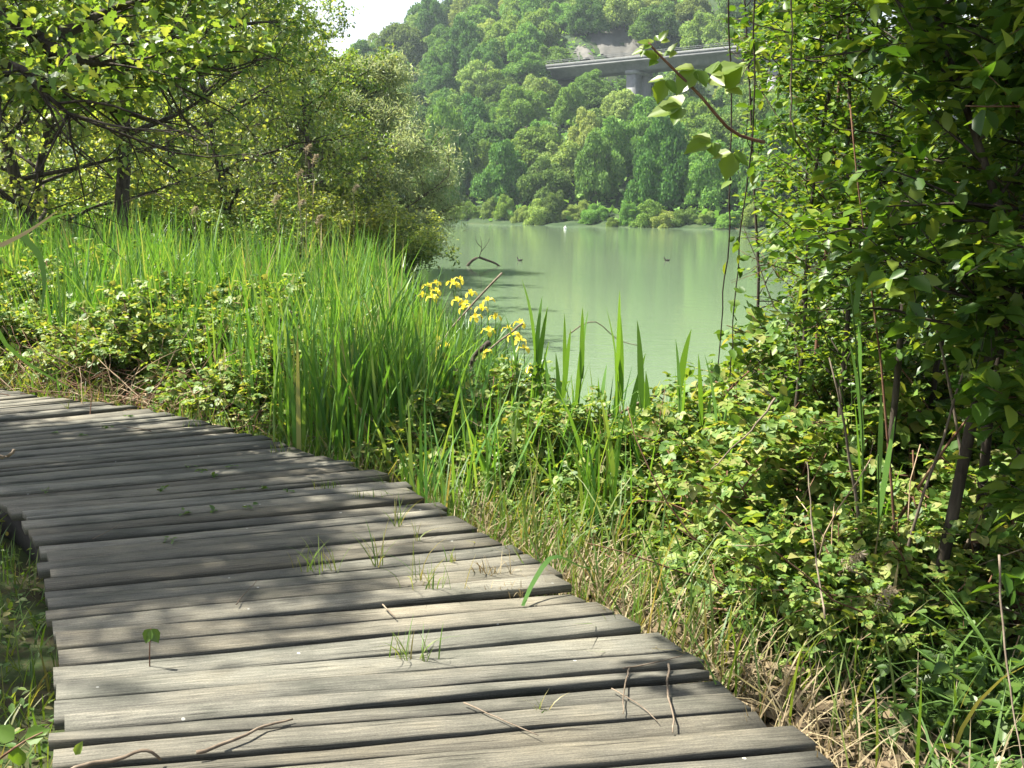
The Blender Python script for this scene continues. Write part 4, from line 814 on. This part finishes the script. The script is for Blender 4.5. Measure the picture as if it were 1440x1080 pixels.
# ---------------------------------------------------------------- grass, straw, litter: nobody could count them
def strip(n, off, sd, s0, s1, hgt, wid, m, name, lab, seed, lean=.25, bend=.4):
    g = np.random.default_rng(seed); ss = g.uniform(s0, s1, n); p = np.array([REs(v) for v in ss]); e = np.array([REs(v + .05) for v in ss]) - p; nv = nrm(np.stack([e[:, 1], -e[:, 0]], -1))
    q = p + nv * np.abs(g.normal(off, sd, n))[:, None]; a = Acc(); ok = ~deck_test(q[:, 0], q[:, 1]); q = q[ok]; n = len(q)
    blades(a, np.stack([q[:, 0], q[:, 1], gz(q[:, 0], q[:, 1]) - .03], -1), g.uniform(*hgt, n), g.uniform(*wid, n), np.abs(g.normal(0, lean, n)), np.abs(g.normal(0, bend, n)), 5, None, g)
    tag(obj(name, a, m), lab, 'grass', kind='stuff')
strip(2600, .25, .3, 2.6, 12, (.2, .5), (.005, .012), M['grass'], 'bank_grass', 'mixed green and yellow grass along the deck edge', 301)
strip(2800, .2, .28, .2, 7.0, (.12, .42), (.004, .009), M['dry'], 'dry_grass', 'dry straw coloured grass beside the sunny deck edge', 302, .5, .5)
strip(600, .8, .5, .5, 7.5, (.3, .7), (.006, .014), M['grass'], 'tall_grass', 'taller sparse grass between the brambles', 303)
g = np.random.default_rng(304); n = 900; x, y = g.uniform(-.6, 1.5, n), g.uniform(5.3, 8.2, n); ok = ~deck_test(x, y) & (shore_dist(x, y) > -.1) & (vnoise(x, y, .5, 9) > -.05); x, y = x[ok], y[ok]; n = len(x); a = Acc()
blades(a, np.stack([x, y, gz(x, y) - .05], -1), g.uniform(.45, .95, n), g.uniform(.012, .03, n), np.abs(g.normal(0, .12, n)), np.abs(g.normal(0, .2, n)), 5, None, g)
tag(obj('shore_reeds', a, M['reed']), 'loose green reed blades mixed through the brambles at the shore', 'reeds', kind='stuff')
g = np.random.default_rng(305)
n = 11000; x = g.uniform(-6, .3, n); y = g.uniform(1.5, 7.2, n); ok = ~deck_test(x, y) & (x < -1); px, py, dd = proj(np.stack([x, y, 0 * x - .3], -1)); ok &= (px < 120) & (px > -500); x, y = x[ok], y[ok]; n = len(x); a = Acc()
blades(a, np.stack([x, y, gz(x, y) - .02], -1), g.uniform(.06, .26, n), g.uniform(.004, .010, n), np.abs(g.normal(0, .4, n)), np.abs(g.normal(0, .4, n)), 4, None, g)
m_ = 5000; x = g.uniform(-4.5, -1.2, m_); y = g.uniform(1.8, 6.5, m_); ok = ~deck_test(x, y); x, y = x[ok], y[ok]; m_ = len(x)
leaves(a, OVAL, np.stack([x, y, gz(x, y) + g.uniform(.02, .14, m_)], -1), g.normal(size=(m_, 3)) * (1, 1, .3), g.normal(size=(m_, 3)) * .3 + (0, 0, 1), g.uniform(.02, .05, m_))
tag(obj('ground_cover', a, M['grass']), 'dark low grass and weeds on the shaded ground left of the deck', 'grass', kind='stuff')
n = 2600; ss = g.uniform(.1, 8, n); p = np.array([REs(v) for v in ss]) + np.stack([np.abs(g.normal(.25, .4, n)), g.normal(0, .2, n)], -1); ok = ~deck_test(p[:, 0], p[:, 1]); p = p[ok]; n = len(p); a = Acc()
leaves(a, OVAL, np.stack([p[:, 0], p[:, 1], gz(p[:, 0], p[:, 1]) + g.uniform(0, .05, n)], -1), g.normal(size=(n, 3)) * (1, 1, .2), g.normal(size=(n, 3)) * .3 + (0, 0, 1), g.uniform(.02, .06, n))
n = 1500; ss = g.uniform(.1, 5, n); p = np.array([REs(v) for v in ss]) + np.stack([np.abs(g.normal(.25, .3, n)), g.normal(0, .2, n)], -1); ok = ~deck_test(p[:, 0], p[:, 1]); p = p[ok]; n = len(p)
leaves(a, LANCE, np.stack([p[:, 0], p[:, 1], gz(p[:, 0], p[:, 1]) + g.uniform(0.01, .08, n)], -1), g.normal(size=(n, 3)) * (1, 1, .12), g.normal(size=(n, 3)) * .2 + (0, 0, 1), g.uniform(.12, .35, n) * .8)
tag(obj('leaf_litter', a, M['litter']), 'brown dead leaves and straw on the ground beside the deck', 'leaf litter', kind='stuff')
# tangled dead canes under the brambles, one thing per tangle
for i, (px, py, w_, lab) in enumerate(((40, 577, 1.0, 'tangle of brown dead canes at the left edge beyond the deck'), (120, 583, .9, 'tangle of bleached dead canes second from the left edge beyond the deck'), (200, 594, .9, 'tangle of brown dead canes left of the dark hollow'), (275, 606, .8, 'tangle of bleached dead canes in front of the dark hollow'), (345, 628, .8, 'tangle of brown dead canes right of the dark hollow'), (600, 655, .8, 'tangle of dead canes beside the sunny deck edge'), (1150, 870, .9, 'tangle of dead canes in the thicket foot'), (1250, 900, .9, 'tangle of dead canes between the thicket stems'))):
    q = G(px, py, -.3); a = Acc()
    for j in range(95 if px < 500 else 45):
        p = np.array((g.normal() * w_ * .5, g.normal() * .25, g.uniform(0, .25))); d = nrm(np.array((g.normal(), g.normal() * .6, g.uniform(-.1, .9)))); c = wander(g, p, d, g.uniform(.35, .9), 5, .16, -.08); c[:, 2] = np.maximum(c[:, 2], -.02); tube(a, c, (.005, .002), 4)
    tag(obj('dead_canes', a, M['straw_cane'] if i % 2 else M['cane']), lab, 'dead canes').location = on(q[0], q[1])

# ---------------------------------------------------------------- things on and over the boards
def stick(name, lab, pts, r, m, cat='twig', n=10, group=None):
    q = smooth_pts(pts, n); q[1:-1] += g.normal(size=(n - 2, 3)) * r * .5 * (1, 1, .2); a = Acc(); tube(a, q - q[0], (r, r * .5), 6); o = obj(name, a, m, None, True); o.location = q[0]; return tag(o, lab, cat, group)
for pts, r, lab in (([(276, 1058), (330, 1040), (372, 1020), (412, 1011)], .011, 'brown forked twig lying near the bottom left of the boards'), ([(652, 988), (705, 1012), (757, 1034)], .005, 'thin straight twig on the boards at the bottom centre'),
                    ([(940, 934), (938, 970), (945, 1002), (946, 1030)], .008, 'pale twig lying across planks near the right edge'), ([(885, 940), (878, 965), (876, 1004)], .006, 'short twig left of the pale twig near the right edge'),
                    ([(860, 968), (900, 992), (925, 1015)], .004, 'thin twig slanting below the two right twigs'), ([(876, 940), (920, 932), (960, 922)], .005, 'twig lying along the plank by the right edge'),
                    ([(332, 850), (345, 833), (362, 816)], .005, 'pale straw pair on the shaded middle boards'), ([(130, 758), (150, 748), (170, 736)], .004, 'small pale straw on the far left boards'), ([(538, 850), (550, 862), (556, 868)], .006, 'short pale straw at the middle of the boards')):
    stick('twig', lab, [G(*q, .012 + r) for q in pts], r * .55, M['twig'], 'twig', 10, 'twigs on the boards')
# tufts growing in the gaps
tufts = [(895, 800, .5, 'a'), ]
tl = ((440, 800, 26, .16, 'grass tuft growing through the gap in the middle boards'), (590, 925, 26, .13, 'grass tuft in the wide gap, lower centre'), (530, 795, 10, .22, 'tall thin grass sprout right of the middle tuft'), (590, 815, 10, .2, 'thin grass sprout second right of the middle tuft'), (605, 828, 16, .16, 'grass tuft near the third plank gap, right of centre'),
      (690, 805, 22, .1, 'brownish tuft near the right deck edge'), (588, 760, 7, .16, 'single green sprout standing at the sunny middle'), (560, 740, 10, .18, 'pale leaning sprout at the sunny middle'), (508, 700, 20, .08, 'green weed rosette on the far sunny boards'), (458, 685, 20, .08, 'green weed rosette left of the other rosette'),
      (762, 1000, 8, .08, 'tiny sprout on the bottom right boards'), (715, 830, 24, .06, 'withered tuft under the bent blade'), (640, 790, 8, .1, 'sparse sprout before the right deck edge'), (95, 575, 10, .1, 'weed at the far left deck edge'), (270, 600, 14, .1, 'weed at the far deck edge before the hollow'), (395, 635, 16, .12, 'weed where the deck bends'))
for px, py, n, h, lab in tl:
    q = G(px, py, 0); a = Acc(); rr = .035 if n > 12 else .008
    blades(a, np.stack([g.normal(0, rr * 1.6, n), g.normal(0, rr * .4, n), np.full(n, -.03)], -1), g.uniform(.5, 1, n) * h * 1.25, g.uniform(.003, .006, n), np.abs(g.normal(0, .3, n)), np.abs(g.normal(0, .4, n)), 5, None, g)
    o = obj('grass_tuft', a, M['dry'] if 'with' in lab or 'brown' in lab else M['grass']); o.location = q; tag(o, lab, 'grass tuft', 'tufts growing between the planks')
# small green leaves lying or sprouting on the shaded boards
for i, (px, py) in enumerate(((268, 655), (283, 660), (300, 668), (326, 655), (338, 688), (228, 687), (370, 685), (405, 690), (262, 720), (300, 718), (350, 712), (75, 608), (120, 612), (150, 600), (65, 690), (180, 585), (240, 758))):
    q = G(px, py, .012); a = Acc(); n = 6; leaves(a, OVAL, g.normal(size=(n, 3)) * (.012, .012, .002), g.normal(size=(n, 3)) * (1, 1, .2), g.normal(size=(n, 3)) * .25 + (0, 0, 1), g.uniform(.02, .045, n))
    o = obj('leaf_sprig', a, M['leaf_herb']); o.location = q; tag(o, f'tiny green leaf sprig on the shaded boards, {ORD[sorted((268, 283.1, 300, 326, 338, 228, 370, 405, 262, 300.1, 350, 75, 120, 150, 65, 180, 240)).index(px if i not in (1, 9) else px + .1)]} of the scatter', 'leaf sprig', 'leaf sprigs on the boards')
# seedling with two drooping leaves
q = G(210, 934, 0); t = thing('seedling', 'single drooping seedling growing up through the shaded boards', 'seedling', tuple(q)); a = Acc(); tube(a, smooth_pts([(0, 0, -.03), (.004, 0, .06), (.012, 0, .13)], 6), (.0025, .002), 5); obj('stem', a, M['cane'], t)
for dx, dz in ((.5, -.9), (-.35, -.9)): a = Acc(); leaves(a, BROAD, [(.012, 0, .13)], [(dx, -.2, dz)], [(0, -.6, .6)], [.055]); obj('leaf', a, M['leaf_herb'], t)
# bent reed blade fallen over the right edge
pts = smooth_pts([G(735, 852, .01), P(752, 815, 3.85), P(779, 782, 3.95), P(815, 796, 4.1), P(835, 800, 4.2)], 12); tt = nrm(np.gradient(pts, axis=0)); sd = nrm(np.cross(tt, (0, -.6, .8))); wv = np.interp(np.linspace(0, 1, 12), (0, .4, .6, 1), (.007, .011, .009, .002))[:, None]
a = Acc(); a.add(np.stack([pts - sd * wv, pts + sd * wv], 1).reshape(-1, 3) - pts[0], np.arange(11)[:, None] * 2 + np.array([0, 1, 3, 2])[None]); o = obj('bent_blade', a, M['iris_leaf']); o.location = pts[0]; tag(o, 'wide green reed blade kinked over the right deck edge', 'reed blade')
# short cut stalks at the far deck edge
for i, (px, py) in enumerate(((50, 566), (87, 572), (222, 598), (250, 605), (260, 600), (270, 606), (302, 614), (323, 616))):
    q = G(px, py - 6, -.1); a = Acc(); blades(a, np.array([(0, 0, -.35)]), np.array([g.uniform(.5, .62)]), np.array([.028]), np.array([.04]), np.array([.02]), 4, None, g); o = obj('reed_stub', a, M['reed']); o.location = q; tag(o, f'short bright reed leaf stub beyond the far deck edge, {ORD[i]}', 'reed stub', 'reed stubs at the far deck edge')
# sticks among the irises and in the brambles
for pts, r, lab in (([(706, 384, 11), (660, 432, 10.8), (620, 480, 10.4), (560, 560, 9.6)], .013, 'long pale stick leaning out of the iris clump'), ([(735, 455, 10), (690, 490, 9.8), (640, 530, 9.2)], .012, 'second pale stick among the lower irises'), ([(688, 482, 9.0), (668, 500, 8.9), (658, 530, 8.8), (650, 590, 8.4)], .028, 'dark broken branch stub standing under the irises'),
                    ([(935, 548, 6.9), (890, 572, 6.8), (845, 590, 6.8), (800, 606, 6.8)], .013, 'dead stick lying over the shore below the reed shoots'), ([(1090, 560, 4.6), (1060, 600, 4.5), (1000, 660, 4.5)], .006, 'thin dead cane in the sunlit brambles'), ([(1160, 870, 3.5), (1145, 760, 3.8), (1135, 650, 4.0)], .0045, 'pale dead cane upright before the thicket'),
                    ([(800, 470, 7.2), (835, 452, 7.2), (870, 478, 7.2), (898, 486, 7.2)], .005, 'dry stem arching between the reed shoots'), ([(240, 560, 8.5), (300, 500, 9.2), (350, 470, 9.6)], .008, 'pale cane slanting over the dark hollow'), ([(1405, 780, 2.9), (1412, 900, 2.8), (1425, 1000, 2.7), (1440, 1080, 2.6)], .0035, 'pale rope like vine at the right frame edge')):
    stick('dead_stick', lab, [P(*q) for q in pts], r, M['bark'] if 'dark' in lab else M['twig'], 'stick', 12, 'dead sticks in the bank plants')
# blades and twigs entering at the left edge
def ribbon(name, lab, pts, w0, m, cat):
    pts = smooth_pts(pts, 12); tt = nrm(np.gradient(pts, axis=0)); sd = nrm(np.cross(tt, (.1, -1, .2))); wv = np.interp(np.linspace(0, 1, 12), (0, .5, 1), (w0, w0 * .8, .001))[:, None]
    a = Acc(); a.add(np.stack([pts - sd * wv, pts + sd * wv + np.cross(tt, sd) * wv * .4], 1).reshape(-1, 3) - pts[0], np.arange(11)[:, None] * 2 + np.array([0, 1, 3, 2])[None]); o = obj(name, a, m); o.location = pts[0]; tag(o, lab, cat)
ribbon('dry_reed_leaf', 'brown dry reed blade poking in at the left frame edge', [(-1.75, 2.1, -.42), (-1.65, 2.15, .5), P(-120, 400, 2.2), P(-10, 350, 2.2), P(40, 325, 2.2), P(80, 297, 2.2)], .008, M['dry'], 'reed blade')
ribbon('green_blade', 'thin green blade beside the brown one at the left edge', [(-1.8, 2.2, -.42), (-1.7, 2.25, .6), P(-60, 360, 2.3), P(10, 340, 2.3), P(70, 308, 2.3), P(135, 288, 2.3)], .006, M['reed'], 'reed blade')
ribbon('green_blade', 'blurred green blade drooping down at the left edge', [(-1.6, 1.9, -.42), (-1.45, 1.9, .7), P(-60, 440, 1.9), P(0, 478, 1.9), P(40, 512, 1.9), P(96, 545, 1.9)], .007, M['reed'], 'reed blade')
ribbon('green_blade', 'grey green drooping blade beneath the brown one', [P(30, 331, 2.2), P(55, 360, 2.2), P(62, 400, 2.2), P(58, 440, 2.2)], .008, M['iris_leaf'], 'reed blade')
stick('dry_sprig', 'pale dry twig tip poking in over the left boards', [(-1.75, 1.95, -.42), (-1.6, 2.0, .3), P(-60, 660, 2.0), P(-5, 645, 2.0), P(12, 640, 2.0), P(20, 632, 2.0)], .006, M['twig'], 'twig')
# bramble spray in the bottom left corner
q0 = G(-60, 1120, -.2); t = thing('bramble_spray', 'bramble spray with toothed leaves in the bottom left corner', 'bramble', tuple(q0)); sp = smooth_pts([q0, P(-10, 1075, 2.2), P(30, 1045, 2.2), P(60, 1030, 2.2)], 8) - q0; a = Acc(); tube(a, sp, (.004, .002), 5); obj('stem', a, M['cane'], t)
for px, py, dx, dz in ((20, 1040, -.9, .5), (35, 1040, 1, .45), (25, 1050, -.1, -1), (5, 1070, -.8, -.3)): a = Acc(); leaves(a, BROAD, [P(px, py, 2.2) - q0], [(dx, .1, dz)], [(.1, -.8, .7)], [.06]); obj('leaf', a, M['leaf_thicket'], t)
q0 = G(60, 1110, .02); t = thing('thorny_cane', 'pale thorny cane lying along the bottom left boards', 'cane', tuple(q0)); sp = smooth_pts([q0, G(110, 1078, .03), P(165, 1068, 2.55), P(195, 1056, 2.55), P(212, 1057, 2.55), P(226, 1068, 2.57)], 12) - q0; a = Acc(); tube(a, sp, (.007, .004), 6); obj('stem', a, M['twig'], t)
a = Acc(); leaves(a, OVAL, [P(106, 1062, 2.5) - q0], [(.5, 0, 1)], [(0, -1, .3)], [.045]); obj('leaf', a, M['leaf_bramble'], t)

# ---------------------------------------------------------------- on the water
q0 = G(657, 374, WATER); t = thing('dead_branch', 'dark dead branch arching out of the lake near the willow', 'branch', tuple(q0)); a = Acc()
tube(a, smooth_pts([(-.15, 0, -.3), (.1, 0, .12), (.45, .1, .36), (.8, .15, .26), (1.2, .2, .12), (1.5, .2, -.1)], 12), (.07, .04), 7); obj('limb', a, M['bark'], t)
for pts in ([(.5, .1, .34), (.62, .1, .8), (.55, .15, 1.25)], [(.58, .1, .6), (.85, .1, .95), (.95, .1, 1.2)], [(.6, .1, .8), (.4, .05, 1.0), (.35, .05, 1.25)]):
    a = Acc(); tube(a, smooth_pts(pts, 6), (.018, .006), 4); obj('twig', a, M['bark'], t)
for px, py, rz, lab in ((731, 367, 2.6, 'small dark duck swimming right of the dead branch'), (938, 367, 3.1, 'small dark duck swimming alone in the middle of the lake')):
    q0 = G(px, py, WATER); t = thing('duck', lab, 'duck', tuple(q0), 'ducks on the lake', rz, .62)
    def ell(c, r, n=10, m=7):
        a = Acc(); V = [(c[0] + r[0] * math.sin(p) * math.cos(u), c[1] + r[1] * math.sin(p) * math.sin(u), c[2] + r[2] * math.cos(p)) for p in np.linspace(.05, math.pi - .05, m) for u in np.linspace(0, 2 * math.pi, n, endpoint=False)]
        i = np.arange(m - 1)[:, None] * n; j = np.arange(n)[None]; a.add(V, np.stack([i + j, i + n + j, i + n + (j + 1) % n, i + (j + 1) % n], -1).reshape(-1, 4)); return a
    b = ell((0, 0, .05), (.2, .11, .10)); tube(b, smooth_pts([(.13, 0, .08), (.19, 0, .18), (.2, 0, .24)], 5), (.05, .035), 8); tube(b, [(-.15, 0, .08), (-.28, 0, .15)], (.06, .015), 6)
    obj('body', b, M['duck'], t, True); obj('head', ell((.22, 0, .27), (.055, .042, .045)), M['duck'], t, True); a = Acc(); tube(a, [(.26, 0, .265), (.33, 0, .255)], (.018, .01), 6); obj('bill', a, M['twig'], t)
q0 = G(795, 322, WATER); a = ell((0, 0, .1), (.22, .22, .2), 12, 8); tube(a, [(0, 0, .25), (0, 0, .42)], (.05, .04), 8); tube(a, [(0, 0, .42), (0, 0, .46)], (.07, .07), 8); o = obj('buoy', a, M['white'], None, True); o.location = q0; tag(o, 'tiny white float near the far shore', 'float')

# ---------------------------------------------------------------- air
a = Acc(); x0, x1, y0, y1, z0, z1 = -450, 500, -70, 740, -6, 150
a.add([(x, y, z) for z in (z0, z1) for x, y in ((x0, y0), (x1, y0), (x1, y1), (x0, y1))], np.array([(3, 2, 1, 0), (4, 5, 6, 7), (0, 1, 5, 4), (1, 2, 6, 5), (2, 3, 7, 6), (3, 0, 4, 7)]))
hm = bpy.data.materials.new('pale_haze'); hm.use_nodes = True; nd = hm.node_tree.nodes; nd.remove(nd['Principled BSDF']); v = nd.new('ShaderNodeVolumePrincipled'); v.inputs['Color'].default_value = (.78, .92, 1.0, 1); v.inputs['Density'].default_value = .00024
v.inputs['Anisotropy'].default_value = .2
hm.node_tree.links.new(v.outputs[0], nd['Material Output'].inputs['Volume'])
tag(obj('haze', a, hm), 'thin bluish summer haze over the lake and hill', 'haze', kind='stuff')
print('COUNT', len(SC.objects), 'hill trees', len(picked), 'bushes', len(bl), 'planks', k, 'verts', sum(len(m.vertices) for m in bpy.data.meshes))
